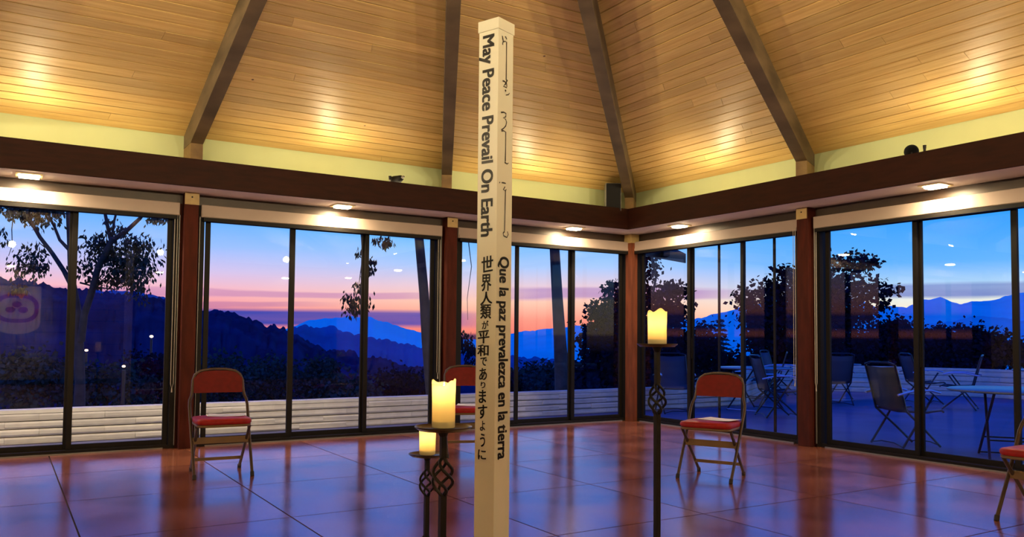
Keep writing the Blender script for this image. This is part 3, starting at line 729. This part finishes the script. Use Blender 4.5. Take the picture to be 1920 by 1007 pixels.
b = MB(); b.tube([(0, 0, 0), (0, 0, .09)], .010, 10); b.build('stem', GREYPL, sw2, True)
b = MB(); b.tube([(0, 0, .085), (0, 0, .125)], [.012, .016], 10); b.build('knob', BLKPL, sw2, True)

# banner on the wall behind the camera (seen mirrored in the leftmost window)
PURP = pbr('purple_emblem', (.42, .03, .16), .7)
BANC = pbr('banner_cloth', (.9, .85, .68), .8)
bn = empty('banner', (-6.68, -L0+.03, .93)); tag(bn, 'white cloth banner with a purple ring and three dots, mirrored in the leftmost window', 'banner')
b = MB(); pts = [(-.42, 1.05), (.42, 1.05), (.42, .35)]+[(.42*math.cos(a), .30-.22*math.sin(a)) for a in [PI*i/12 for i in range(1, 12)]]+[(-.42, .35)]
b.prism([(x, 0, z) for x, z in reversed(pts)], (0, .006, 0)); b.build('cloth', BANC, bn)
pl = empty('added_banner_light', (-6.68, -9.1, 3.15)); tag(pl, kind='structure')  # added unseen lamp that brightens the banner's mirror image in the glass
b = MB(); b.tube([(0, 0, .02), (0, 0, .28)], .01, 6); b.lathe([(.03, .02), (.045, -.04)], 16); b.build('can', BLKPL, pl)
light('banner_fill_lamp', 'SPOT', (0, 0, -.02), 700, WARM, .03, rot=(-R(44), 0, 0), parent=pl, spot=R(34), blend=.6)
def ring(cx, cz, ra, rb, th):
    m_ = MB(); n = 40; A = [(cx+ra*(abs(math.cos(t))**.75)*(1 if math.cos(t) > 0 else -1), cz+rb*(abs(math.sin(t))**.75)*(1 if math.sin(t) > 0 else -1)) for t in [2*PI*i/n for i in range(n)]]
    B_ = [(cx+(x-cx)*(1-th/ra), cz+(z-cz)*(1-th/rb)) for x, z in A]
    m_.add([(x, .0075, z) for x, z in A]+[(x, .0075, z) for x, z in B_], [(i, (i+1) % n, n+(i+1) % n, n+i) for i in range(n)]); return m_
ring(0, .60, .385, .29, .075).build('ring', PURP, bn)
for cx, cz in ((0, .68), (-.11, .57), (.11, .57)):
    m_ = MB(); n = 20; m_.add([(cx+.085*math.cos(2*PI*i/n), .0075, cz+.06*math.sin(2*PI*i/n)) for i in range(n)], [tuple(range(n))]); m_.build('dot', PURP, bn)
b = MB(); b.tube([(0, .02, .72), (0, .02, 1.25)], .004, 6); b.build('hanging_cord', IRON, bn)
b = MB(); b.tube([(-.45, 0, 1.06), (.45, 0, 1.06)], .012, 8); b.build('rod', POST, bn)

# ------------------------------------------------------------------ outside: terraces
GZ = -.15
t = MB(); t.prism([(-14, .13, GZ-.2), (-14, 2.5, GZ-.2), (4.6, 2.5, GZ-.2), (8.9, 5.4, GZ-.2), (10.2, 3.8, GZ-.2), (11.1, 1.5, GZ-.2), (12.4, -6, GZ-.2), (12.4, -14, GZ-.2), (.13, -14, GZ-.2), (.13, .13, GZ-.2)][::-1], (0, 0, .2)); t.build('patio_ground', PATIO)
tag(bpy.data.objects['patio_ground'], kind='structure')
gd = MB(); n = 40
G_ = []
for i in range(n+1):
    for j in range(n+1):
        x = -160+320*i/n; y = -60+260*j/n; d = max(0, y-3, x-13)
        G_.append((x, y, -.6-.12*min(d, 60)+.5*noise.noise(Vector((x*.05, y*.05, 0)))))
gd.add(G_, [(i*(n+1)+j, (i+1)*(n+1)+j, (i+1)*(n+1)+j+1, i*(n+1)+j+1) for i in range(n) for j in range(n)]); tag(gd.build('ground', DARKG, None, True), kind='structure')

def block_wall(name, pts, courses, ch, label, bl=.42, cap=.03):
    w = empty(name, (pts[0][0], pts[0][1], GZ)); tag(w, label, 'wall'); o0 = Vector(w.location); rn = random.Random(len(label))
    for s_ in range(len(pts)-1):
        a, c = Vector((*pts[s_], 0)), Vector((*pts[s_+1], 0)); d = (c-a); Ln = d.length; d.normalize(); ang = math.atan2(d.y, d.x); nb = max(1, round(Ln/bl)); l_ = Ln/nb
        pro = []
        for v_ in range(3):
            m_ = MB(); hx = l_/2-.001; rr = random.Random(v_+s_*7); prof = [(-.07, .004), (-.096, .006), (-.1, ch*.3), (-.1, ch*.7), (-.096, ch-.006), (-.07, ch-.004), (.07, ch-.004), (.096, ch-.006), (.1, ch*.6), (.096, .006), (.07, .004)]
            prof = [(y+rr.uniform(-.004, .004), z) for y, z in prof]
            m_.prism([(-hx, y, z) for y, z in prof], (2*hx, 0, 0)); pro.append(m_.mesh('block', BLOCKW))
        for r_ in range(courses):
            off = .5 if r_ % 2 else 0
            for i in range(-1 if off else 0, nb):
                p = a+d*(l_*(.25 if i < 0 else (nb-.25 if i == nb-1 else i+1)) if off else l_*(i+.5))
                hl = .5 if off and i in (-1, nb-1) else 1
                o = bpy.data.objects.new('block', pro[rn.randrange(3)]); o.scale.x = hl; COL.objects.link(o); o.parent = w
                o.location = p-Vector((o0.x, o0.y, 0))+Vector((0, rn.uniform(-.004, .004), r_*ch)); o.rotation_euler = (0, 0, ang+rn.uniform(-.004, .004))
        m_ = MB(); M4 = Matrix.Translation(a-Vector((o0.x, o0.y, 0))) @ Matrix.Rotation(ang, 4, 'Z')
        nn = int(Ln/.3)+1; q = []
        for i in range(nn+1):
            x = Ln*i/nn; dz = .006*noise.noise(Vector((x*2, s_, 0)))
            q += [(x, -.095, courses*ch), (x, -.09, courses*ch+cap+dz), (x, .09, courses*ch+cap+dz), (x, .095, courses*ch)]
        m_.add([M4 @ Vector(v) for v in q], [(4*i+k, 4*i+(k+1) % 4, 4*i+4+(k+1) % 4, 4*i+4+k) for i in range(nn) for k in range(4)]); m_.build('coping', BLOCKW, w)
    return w
block_wall('terrace_wall', [(-12, 2.24), (-4.3, 2.24), (4.5, 2.36)], 4, .083, 'low white slump-block wall outside the left windows', .62, .04)
block_wall('patio_wall', [(4.5, 2.36), (8.75, 5.16), (10, 3.6), (10.9, 1.4), (12.2, -5)], 5, .11, 'low blue-shadowed block wall along the far edge of the patio', .7, .05)

# patio chairs: sling seat between two side frames
def patio_chair():
    c = empty('patio_chair'); r = .0135
    for s in (1, -1):
        b = MB(); b.tube([(s*.25, .34, .93), (s*.25, .28, .72), (s*.25, .20, .42), (s*.235, -.06, .20), (s*.225, -.27, .01)], r, 6); b.build('leg', PMET, c, True)
        b = MB(); b.tube([(s*.265, .26, .01), (s*.265, .05, .30), (s*.27, -.15, .60)], r, 6); b.build('leg', PMET, c, True)
        b = MB(); b.tube([(s*.27, .32, .60), (s*.27, .10, .645), (s*.27, -.12, .645), (s*.27, -.24, .615)], .014, 6); b.build('armrest', PARM, c, True)
        b = MB(); b.tube([(s*.245, .20, .42), (s*.245, -.05, .40), (s*.245, -.27, .42), (s*.245, -.30, .40)], r, 6); b.build('seat_rail', PMET, c, True)
    b = MB(); b.tube([(-.25, .34, .93), (-.15, .35, .955), (.15, .35, .955), (.25, .34, .93)], r, 6); b.build('top_rail', PMET, c, True)
    b = MB(); b.tube([(-.265, .26, .02), (-.1, .24, .05), (.1, .24, .05), (.265, .26, .02)], .008, 6); b.build('floor_bar', PMET, c, True)
    b = MB(); b.tube([(-.225, -.27, .02), (-.1, -.25, .05), (.1, -.25, .05), (.225, -.27, .02)], .008, 6); b.build('floor_bar', PMET, c, True)
    prof = [(.33, .91), (.305, .80), (.25, .62), (.205, .45), (.10, .395), (-.08, .385), (-.28, .415)]
    m_ = MB(); vs = []
    for y, z in prof: vs += [(-.245, y, z), (0, y+.01, z-.012), (.245, y, z)]
    m_.add(vs, [(3*i+k, 3*i+k+1, 3*i+4+k, 3*i+3+k) for i in range(len(prof)-1) for k in (0, 1)]); o = m_.build('sling', SLING, c, True)
    md = o.modifiers.new('s', 'SOLIDIFY'); md.thickness = .004
    return c
def round_table():
    t_ = empty('patio_table')
    b = MB(); b.lathe([(0, .695), (.60, .695), (.615, .705), (.615, .715), (.60, .722), (0, .722)], 40); b.build('table_top', PTOP, t_, True)
    for k in range(2):
        for s in (1, -1):
            y = .28*(1 if k else -1)
            b = MB(); b.tube([(s*.42, y, .01), (-s*.34, y*.8, .69)], .014, 6); b.build('leg', PMET, t_, True)
    for s in (1, -1):
        b = MB(); b.tube([(s*.42, -.28, .02), (s*.42, .28, .02)], .009, 6); b.build('floor_bar', PARM if s < 0 else PMET, t_, True)
        b = MB(); b.tube([(s*.17, -.26, .21), (s*.17, .26, .21)], .009, 6); b.build('cross_bar', PMET, t_, True)
    return t_
pc = patio_chair(); pt = round_table()
CH = [(1.94, -2.54, R(72), 'nearest patio sling chair outside, seen from behind through the rightmost window'),
      (8.0, .95, R(58), 'patio chair in side view beyond the nearest one, its back leaning left'),
      (7.4, -.1, R(205), 'patio chair with bright armrests behind the folding table outside'),
      (6.2, 1.6, R(150), 'patio chair just right of the right post, seen dimly through glass'),
      (2.35, 1.7, R(-30), 'patio chair directly right of the corner post, behind the tall candle stand'),
      (3.3, .45, R(60), 'patio chair beyond the tall stand, left of the thick door frame'),
      (7.3, 3.75, R(20), 'far patio chair in shadow right of the right red chair'),
      (5.6, 2.6, R(-140), 'patio chair in shadow between the red chair and the far wall')]
for i, (x, y, a, lb) in enumerate(CH):
    o = pc if i == 0 else copy_tree(pc); o.location = (x, y, GZ); o.rotation_euler = (0, 0, a); tag(o, lb, 'chair', 'metal sling chairs on the patio')
TB = [(1.86, -3.78, R(35), 'folding patio table at the right edge, seen through the rightmost window'), (4.0, 1.5, R(10), 'patio table outside behind the right red chair, left part'), (7.2, 2.45, R(70), 'far patio table outside, left of the right post'), (8.3, -1.2, R(10), 'far patio table in shadow outside the rightmost window')]
for i, (x, y, a, lb) in enumerate(TB):
    o = pt if i == 0 else copy_tree(pt); o.location = (x, y, GZ); o.rotation_euler = (0, 0, a); tag(o, lb, 'table', 'round patio tables')

# eave of the neighbouring roof
ev = empty('outer_eave', at(1240, 470, 13.5)); tag(ev, 'dark roof corner outside at the top of the window right of the corner post', 'roof'); o0 = Vector(ev.location)
A, B_ = at(1180, 474, 13.2), at(1286, 493, 14.4)
bk_ = FF*1.2+Vector((0, 0, .5))
m_ = MB(); m_.prism([A-o0, B_-o0, B_-o0+Vector((0, 0, .16)), A-o0+Vector((0, 0, .16))], FF*.05); m_.build('fascia_board', HEADER, ev)
m_ = MB(); m_.prism([A-o0+Vector((0, 0, .16)), B_-o0+Vector((0, 0, .16)), B_-o0-FR*1.5+Vector((0, 0, .9)), A-o0-FR*1.2+Vector((0, 0, .9))], FF*.9); m_.build('roof_slope', DARKG, ev)
m_ = MB(); P_ = at(1187, 474, 13.3)-o0; m_.box(P_.x-.05, P_.x+.05, P_.y-.05, P_.y+.05, -o0.z-.7, P_.z+.1); m_.build('support_post', HEADER, ev)
m_ = MB(); P_ = at(1238, 470, 13.7)-o0; m_.prism([P_+FR*.06, P_+FR*.16, P_+FR*.16-Vector((0, 0, .09)), P_+FR*.06-Vector((0, 0, .09))], FF*.3); m_.build('rafter_tail', HEADER, ev)

# ------------------------------------------------------------------ hills
def ridge(name, prof, d0, dep, base_z, mat, amp, fr, seed, nu=160, nv=10, label=None):
    """hill whose crest follows measured directions at distance d0, rising from base_z in front and falling behind"""
    crest = []
    us = [p[0] for p in prof]
    for i in range(nu+1):
        u = us[0]+(us[-1]-us[0])*i/nu
        for k in range(len(prof)-1):
            if prof[k][0] <= u <= prof[k+1][0]:
                t_ = (u-prof[k][0])/(prof[k+1][0]-prof[k][0]); v = prof[k][1]+(prof[k+1][1]-prof[k][1])*t_; break
        crest.append(at(u, v, d0))
    vs = []
    c0 = crest[nu//2]
    for i, c in enumerate(crest):
        dr = Vector((c.x-CAM.x, c.y-CAM.y, 0)).normalized()
        for j in range(nv+1):
            t_ = j/nv*1.35-1.0                               # -1 foot .. 0 crest .. .35 behind
            z = c.z+(base_z-c.z)*(1-math.cos(min(abs(t_), 1)*PI/2)**.8 if abs(t_) < 1 else 1)*.9
            p = c+dr*(t_*dep); p.z = z
            nz_ = noise.noise(Vector((p.x*fr, p.y*fr, seed)))+.6*noise.noise(Vector((p.x*fr*2.7, p.y*fr*2.7, seed+5)))
            p.z += amp*nz_+amp*.7*abs(noise.noise(Vector((p.x*fr*5, p.y*fr*5, seed+9))))**.7; vs.append(p-Vector((c0.x, c0.y, 0)))
    m_ = MB(); N = nv+1; m_.add(vs, [(i*N+j, (i+1)*N+j, (i+1)*N+j+1, i*N+j+1) for i in range(nu) for j in range(nv)])
    o = m_.build(name, mat, None, True); o.location = (c0.x, c0.y, 0)
    tag(o, label, 'hill') if label else tag(o, kind='structure'); return o
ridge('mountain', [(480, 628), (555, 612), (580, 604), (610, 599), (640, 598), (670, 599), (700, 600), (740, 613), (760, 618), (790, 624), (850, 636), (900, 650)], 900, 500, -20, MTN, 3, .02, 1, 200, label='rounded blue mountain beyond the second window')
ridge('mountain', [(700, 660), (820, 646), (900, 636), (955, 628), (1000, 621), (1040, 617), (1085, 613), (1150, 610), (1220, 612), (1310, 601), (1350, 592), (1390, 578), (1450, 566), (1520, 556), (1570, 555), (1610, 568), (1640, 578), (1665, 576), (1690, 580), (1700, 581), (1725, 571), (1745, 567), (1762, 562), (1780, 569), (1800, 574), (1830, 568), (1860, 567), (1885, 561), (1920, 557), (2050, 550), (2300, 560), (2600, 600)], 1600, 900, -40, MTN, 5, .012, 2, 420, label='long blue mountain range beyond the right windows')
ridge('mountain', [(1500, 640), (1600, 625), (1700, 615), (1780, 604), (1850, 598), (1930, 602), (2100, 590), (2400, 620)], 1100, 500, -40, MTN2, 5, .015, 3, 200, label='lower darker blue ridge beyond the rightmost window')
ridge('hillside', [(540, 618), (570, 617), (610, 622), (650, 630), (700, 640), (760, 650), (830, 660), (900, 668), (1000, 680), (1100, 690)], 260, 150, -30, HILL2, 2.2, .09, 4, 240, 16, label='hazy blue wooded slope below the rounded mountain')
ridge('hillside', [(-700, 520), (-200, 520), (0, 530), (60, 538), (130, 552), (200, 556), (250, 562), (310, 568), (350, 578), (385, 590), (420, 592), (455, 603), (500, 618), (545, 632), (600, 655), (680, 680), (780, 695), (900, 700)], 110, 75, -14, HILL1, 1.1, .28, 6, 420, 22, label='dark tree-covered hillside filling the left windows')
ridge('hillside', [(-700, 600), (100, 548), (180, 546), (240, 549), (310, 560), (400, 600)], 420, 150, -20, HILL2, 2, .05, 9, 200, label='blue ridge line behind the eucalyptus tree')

# ------------------------------------------------------------------ trees
def leaf_cloud(mb, clusters, d, size, seed, o0, droop=.3, thick=1.0, aspect=.38):
    rn = random.Random(seed)
    for (u, v, ru, rv, n_) in clusters:
        c = at(u, v, d); a = ru/FOC*d; h_ = rv/FOC*d; c += FF*rn.uniform(-.3, .3)*a
        nc = max(2, n_//22); cl = []
        for _ in range(nc):
            while True:
                x, y, z = rn.uniform(-1, 1), rn.uniform(-1, 1), rn.uniform(-1, 1)
                if x*x+y*y+z*z < 1: break
            cl.append(c+FR*(x*a)+FF*(y*a*thick)+Vector((0, 0, z*h_)))
        sg = min(size*1.6, .45*min(a, h_)+.02)
        for _ in range(n_):
            if n_ >= 600 and rn.random() < .55:
                q_ = Vector((rn.gauss(0, 1), rn.gauss(0, 1), rn.gauss(0, 1))).normalized()*rn.random()**.4; p = c+FR*(q_.x*a)+FF*(q_.y*a*thick)+Vector((0, 0, q_.z*h_))
            else: p = rn.choice(cl)+Vector((rn.gauss(0, sg), rn.gauss(0, sg), rn.gauss(0, sg*.8)))
            s_ = size*rn.uniform(.6, 1.3); t_ = Vector((rn.gauss(0, 1), rn.gauss(0, 1), rn.gauss(0, .8)-droop*2)).normalized()
            w_ = t_.cross(Vector((rn.gauss(0, 1), rn.gauss(0, 1), rn.gauss(0, 1)))).normalized()*s_*aspect
            mb.add([p-o0, p+t_*s_*.5+w_-o0, p+t_*s_-o0, p+t_*s_*.5-w_-o0], [(0, 1, 2, 3)])
def tree(name, d, base, trunks, clusters, size, seed, label, leafm, n=1, droop=.3, group=None, thick=1.0, barkm=None, aspect=.38):
    b0 = at(base[0], base[1], d); gz = min(b0.z, -.4); root = empty(name, (b0.x, b0.y, gz)); tag(root, label, 'tree' if 'tree' in name or 'palm' in name else 'plant', group); o0 = Vector(root.location)
    rn = random.Random(seed)
    tb = MB(); tb.tube([(0, 0, 0), (0, 0, max(b0.z-gz, .05))], [trunks[0][0][2]/FOC*d*1.15, trunks[0][0][2]/FOC*d], 8)
    tb.build('trunk', barkm or BARK, root, True)
    for tr_ in trunks:
        pts = []; off = 0
        for i, (u, v, w_) in enumerate(tr_):
            off += rn.uniform(-.10, .10)*(i > 0)*d/20; pts.append(at(u, v, d+off)-o0)
        m_ = MB(); m_.tube(pts, [w_/FOC*d for _, _, w_ in tr_], 8); m_.build('branch', barkm or BARK, root, True)
    fm = MB(); leaf_cloud(fm, clusters, d, size, seed, o0, droop, thick, aspect); f_ = fm.build('foliage', leafm, root); tag(f_, kind='stuff')
    return root
# eucalyptus in the leftmost window
tree('eucalyptus_tree', 16, (150, 720), [[(150, 720, 9), (148, 660, 9), (146, 600, 9), (140, 560, 8), (134, 520, 6), (131, 450, 5), (128, 390, 4.5), (126, 330, 4)],
     [(134, 535, 5), (120, 508, 4.5), (98, 475, 4), (75, 445, 3.6), (56, 412, 3.2), (45, 378, 2.6), (38, 330, 2)], [(131, 470, 3.5), (112, 450, 3), (102, 425, 2.6), (92, 405, 2.4), (80, 370, 2)],
     [(152, 640, 7), (158, 590, 6.5), (172, 548, 6), (183, 505, 5.6), (200, 470, 5.2), (212, 446, 5)], [(212, 450, 5), (235, 435, 4.2), (262, 410, 3.6), (280, 385, 3), (300, 350, 2.4)], [(209, 455, 4), (202, 425, 3.4), (197, 400, 3), (201, 370, 2.6)], [(210, 445, 2.6), (214, 415, 2.2), (219, 395, 2)],
     [(52, 415, 1.4), (30, 402, 1.2), (4, 398, 1)], [(25, 406, 1), (22, 430, .8), (23, 460, .7), (16, 480, .5)], [(150, 530, 1.8), (180, 538, 1.3), (215, 543, 1.1), (245, 530, .9)], [(85, 464, 1.5), (74, 456, 1.2), (66, 472, 1), (62, 500, .8), (64, 535, .6)]],
     [(45, 395, 30, 14, 260), (90, 398, 28, 18, 420), (60, 388, 60, 8, 240), (250, 470, 38, 30, 620), (232, 500, 28, 26, 420), (212, 480, 14, 14, 160), (262, 510, 24, 28, 300), (175, 470, 24, 22, 260), (160, 500, 20, 20, 140), (190, 445, 12, 16, 80), (215, 430, 22, 14, 110), (262, 540, 20, 16, 120), (62, 480, 22, 22, 210), (50, 505, 18, 14, 90), (78, 505, 10, 14, 60), (40, 540, 24, 8, 90), (305, 405, 20, 12, 140), (0, 440, 8, 16, 40), (195, 520, 26, 16, 130)],
     .11, 11, 'tall eucalyptus tree with forked pale branches in the leftmost window', LEAFE, droop=1.0, thick=.8, aspect=.22)
# hanging eucalyptus spray at the second window and the two bare trunks
tree('eucalyptus_tree', 13, (808, 740), [[(808, 740, 10), (800, 640, 10), (795, 550, 9.5), (786, 450, 9), (779, 380, 8.5), (772, 250, 8)], [(779, 340, 3), (740, 300, 2.4), (715, 360, 1.6), (712, 440, 1)], [(740, 300, 2), (690, 320, 1.5), (674, 400, 1.1), (680, 480, .9), (672, 540, .7), (664, 570, .5)]],
     [(722, 450, 7, 11, 60), (712, 447, 7, 5, 30), (668, 563, 16, 14, 150), (680, 545, 10, 14, 80), (697, 505, 5, 22, 60), (652, 556, 8, 8, 30), (672, 475, 4, 14, 22), (662, 582, 9, 8, 40)],
     .09, 21, 'bare eucalyptus trunk with drooping sprigs at the right of the second window', LEAFD, droop=1.6, aspect=.2)
tree('eucalyptus_tree', 17, (1055, 730), [[(1055, 730, 15), (1050, 640, 12), (1045, 560, 10.5), (1040, 470, 9.5), (1034, 380, 9), (1026, 250, 8)], [(1026, 300, 2), (890, 330, 1.5), (878, 450, .9), (884, 500, .7), (876, 560, .5), (877, 600, .4)]],
     [(877, 640, 9, 30, 260), (884, 665, 8, 24, 160)], .10, 23, 'broad leaning tree trunk rising in the third window', LEAFD, droop=1.4, aspect=.2)
tree('broadleaf_tree', 24, (1190, 760), [[(1190, 760, 6), (1188, 690, 5), (1180, 620, 4), (1170, 540, 2)], [(1188, 680, 5), (1215, 600, 3.5), (1230, 520, 2), (1218, 470, 1)], [(1185, 660, 4), (1130, 600, 2.6), (1105, 570, 1.4)], [(1200, 660, 4), (1250, 590, 2.4), (1278, 550, 1.4)]],
     [(1190, 650, 75, 60, 3600), (1140, 660, 45, 50, 1900), (1250, 650, 45, 60, 2200), (1150, 600, 40, 28, 900), (1125, 580, 26, 18, 340), (1160, 560, 20, 20, 240), (1145, 535, 12, 10, 70), (1225, 560, 22, 26, 420), (1215, 500, 18, 18, 170), (1222, 480, 10, 9, 50), (1255, 545, 10, 12, 80), (1270, 545, 20, 14, 240), (1255, 585, 36, 22, 700), (1110, 640, 22, 40, 620), (1180, 590, 34, 26, 700), (1180, 710, 90, 28, 2200), (1100, 700, 16, 24, 200), (1206, 530, 10, 16, 90)],
     .15, 31, 'dense dark tree behind the corner post, spreading into both windows', LEAFD)
tree('broadleaf_tree', 22, (1545, 770), [[(1545, 770, 6), (1540, 700, 5), (1535, 620, 4), (1530, 540, 2)], [(1540, 680, 4), (1470, 610, 3), (1430, 560, 1.6)], [(1540, 640, 4), (1600, 570, 3), (1650, 540, 1.4)], [(1535, 600, 3), (1490, 540, 2), (1470, 505, 1.2)], [(1535, 600, 3), (1590, 520, 2), (1620, 490, 1)]],
     [(1430, 600, 38, 34, 1200), (1470, 590, 36, 36, 1400), (1410, 560, 26, 22, 260), (1450, 545, 24, 18, 330), (1485, 520, 18, 18, 240), (1475, 508, 12, 8, 60), (1462, 506, 10, 5, 25), (1500, 570, 28, 40, 900), (1440, 640, 40, 30, 1100), (1480, 660, 34, 30, 1000), (1588, 520, 26, 30, 380), (1582, 490, 18, 12, 120), (1620, 495, 22, 16, 160), (1640, 488, 10, 7, 40), (1635, 545, 28, 18, 280), (1665, 545, 14, 8, 60), (1682, 540, 6, 7, 22), (1590, 570, 30, 26, 500), (1650, 570, 16, 12, 70), (1592, 612, 20, 34, 330), (1580, 650, 24, 30, 500), (1540, 560, 50, 60, 1800), (1545, 640, 50, 60, 1800), (1620, 585, 34, 10, 240), (1610, 650, 18, 12, 160), (1415, 600, 14, 24, 160)],
     .14, 41, 'dark leafy tree on both sides of the right post', LEAFD)
# tiered conifer
cf = empty('conifer_tree', at(1350, 705, 38)); o0 = Vector(cf.location); tag(cf, 'small tiered conifer standing in the fourth window', 'tree')
m_ = MB(); m_.tube([at(1350, 720, 38)-o0, at(1350, 600, 38)-o0], [.12, .02], 8); m_.build('trunk', BARK, cf, True)
fm = MB(); rn = random.Random(5)
for i in range(13):
    v = 602+i*8; w_ = 4+i*2.4
    for k in range(10):
        a = 2*PI*k/10+i; c0 = at(1350, v, 38)-o0; tip = c0+(FR*math.cos(a)+FF*math.sin(a))*w_/FOC*38+Vector((0, 0, -.02*i))
        for q in range(9):
            p = c0.lerp(tip, (q+1)/9); dv = Vector((rn.gauss(0, 1), rn.gauss(0, 1), rn.gauss(0, .3))).normalized()*.16; u_ = Vector((0, 0, .045))
            fm.add([p-dv, p-u_, p+dv, p+u_], [(0, 1, 2, 3)])
tag(fm.build('foliage', LEAFG, cf), kind='stuff')
def bush(u, v, ru, rv, d, n_, size, label, mat=LEAFD, seed=1, subs=()):
    tree('bush', d, (u, v+rv), [[(u, v+rv, 3), (u, v, 2)], [(u, v+rv*.5, 2), (u-ru*.5, v, 1)], [(u, v+rv*.5, 2), (u+ru*.5, v, 1)]], [(u, v, ru, rv, n_)]+[(a, b_, c_, d_, e_) for a, b_, c_, d_, e_ in subs], size, seed, label, mat)
bush(1312, 660, 34, 46, 26, 2400, .14, 'dark bush left of the small conifer', seed=51, subs=[(1320, 615, 14, 18, 80), (1375, 690, 60, 26, 1600), (1460, 690, 70, 26, 2000)])
bush(1672, 655, 50, 46, 26, 3600, .15, 'rounded dark bush left of the thick frame in the rightmost window', seed=52, subs=[(1680, 612, 16, 12, 300), (1640, 675, 40, 34, 2500), (1700, 645, 28, 38, 2000), (1670, 645, 36, 34, 2500), (1590, 690, 50, 20, 1200)])
bush(1780, 665, 60, 42, 26, 4200, .15, 'spiky-topped dark hedge in the rightmost window', seed=53, subs=[(1740, 655, 30, 34, 2000), (1780, 680, 90, 20, 2500), (1745, 620, 4, 22, 60), (1758, 618, 6, 16, 80), (1783, 625, 7, 26, 160), (1797, 615, 5, 16, 60), (1805, 652, 34, 32, 2200), (1822, 620, 14, 6, 80), (1840, 655, 44, 34, 3000), (1885, 660, 40, 22, 1400), (1890, 636, 3, 22, 40), (1912, 640, 4, 30, 50), (1870, 655, 6, 14, 60), (1940, 670, 40, 24, 900), (1860, 640, 4, 10, 30)])
# shrubs on the slope below the terrace wall
SH = [(420, 715, 60, 50, 30, 'dark shrub mass seen just right of the left red chair', LEAFG), (510, 720, 60, 56, 34, 'dark green shrub left of the first frame of the second window', LEAFG), (600, 730, 44, 60, 32, 'grey-green shrub in the middle pane of the second window', LEAFG), (660, 745, 50, 40, 26, 'low green shrub in the middle pane above the white wall', LEAFG),
      (750, 740, 60, 46, 30, 'shadowed shrub in the right pane of the second window', LEAFD), (1010, 720, 50, 34, 26, 'dim green shrub left of the broad trunk', LEAFG), (960, 735, 40, 26, 26, 'low dark shrub right of the pole above the white wall', LEAFD), (1110, 725, 50, 30, 24, 'dark shrub at the foot of the dense tree', LEAFD),
      (60, 720, 70, 60, 24, 'green shrub at the bottom left behind the white wall', LEAFG), (200, 730, 80, 50, 26, 'green shrub below the lights in the leftmost window', LEAFG), (290, 720, 60, 60, 30, 'dark shrub right of the eucalyptus base', LEAFD)]
for i, (u, v, ru, rv, d, lb, mt) in enumerate(SH):
    bush(u, v, ru, rv, d, 2300, .16, lb, mt, 60+i, [(u-ru*.5, v-rv*.5, ru*.4, rv*.4, 300), (u+ru*.4, v-rv*.4, ru*.4, rv*.5, 300)])

# small lamps down the slope
LPG = emit('street_lamp_glow', (1, .72, .42), 4)
def street_lamp(u, v, d, h_, label, r_=3.5):
    p = at(u, v, d); s = empty('street_lamp', (p.x, p.y, p.z-h_)); tag(s, label, 'lamp', 'distant lamps on the dark slope')
    b = MB(); b.tube([(0, 0, 0), (0, 0, h_-.1)], .05, 6); b.build('mast', PMET, s)
    rr = r_*.85/FOC*d; b = MB(); b.lathe([(0, -rr*.7), (rr*.8, -rr*.5), (rr, rr*.1), (rr*.7, rr*.6), (0, rr*.7)], 12, (0, 0, h_)); b.build('globe', LPG, s, True)
street_lamp(284, 631, 34, 4.2, 'brightest distant lamp, near the right edge of the leftmost window', 4)
street_lamp(162, 657, 30, 4.0, 'distant lamp just right of the eucalyptus trunk', 3.6)
street_lamp(232, 687, 22, 2.4, 'lowest of the distant lamps in the leftmost window', 3.6)
street_lamp(1249, 665, 30, 3.0, 'tiny white lamp seen right of the tall candle', 1.6)
street_lamp(1066, 677, 60, 4.5, 'tiny lamp right of the broad leaning trunk', 1.5)
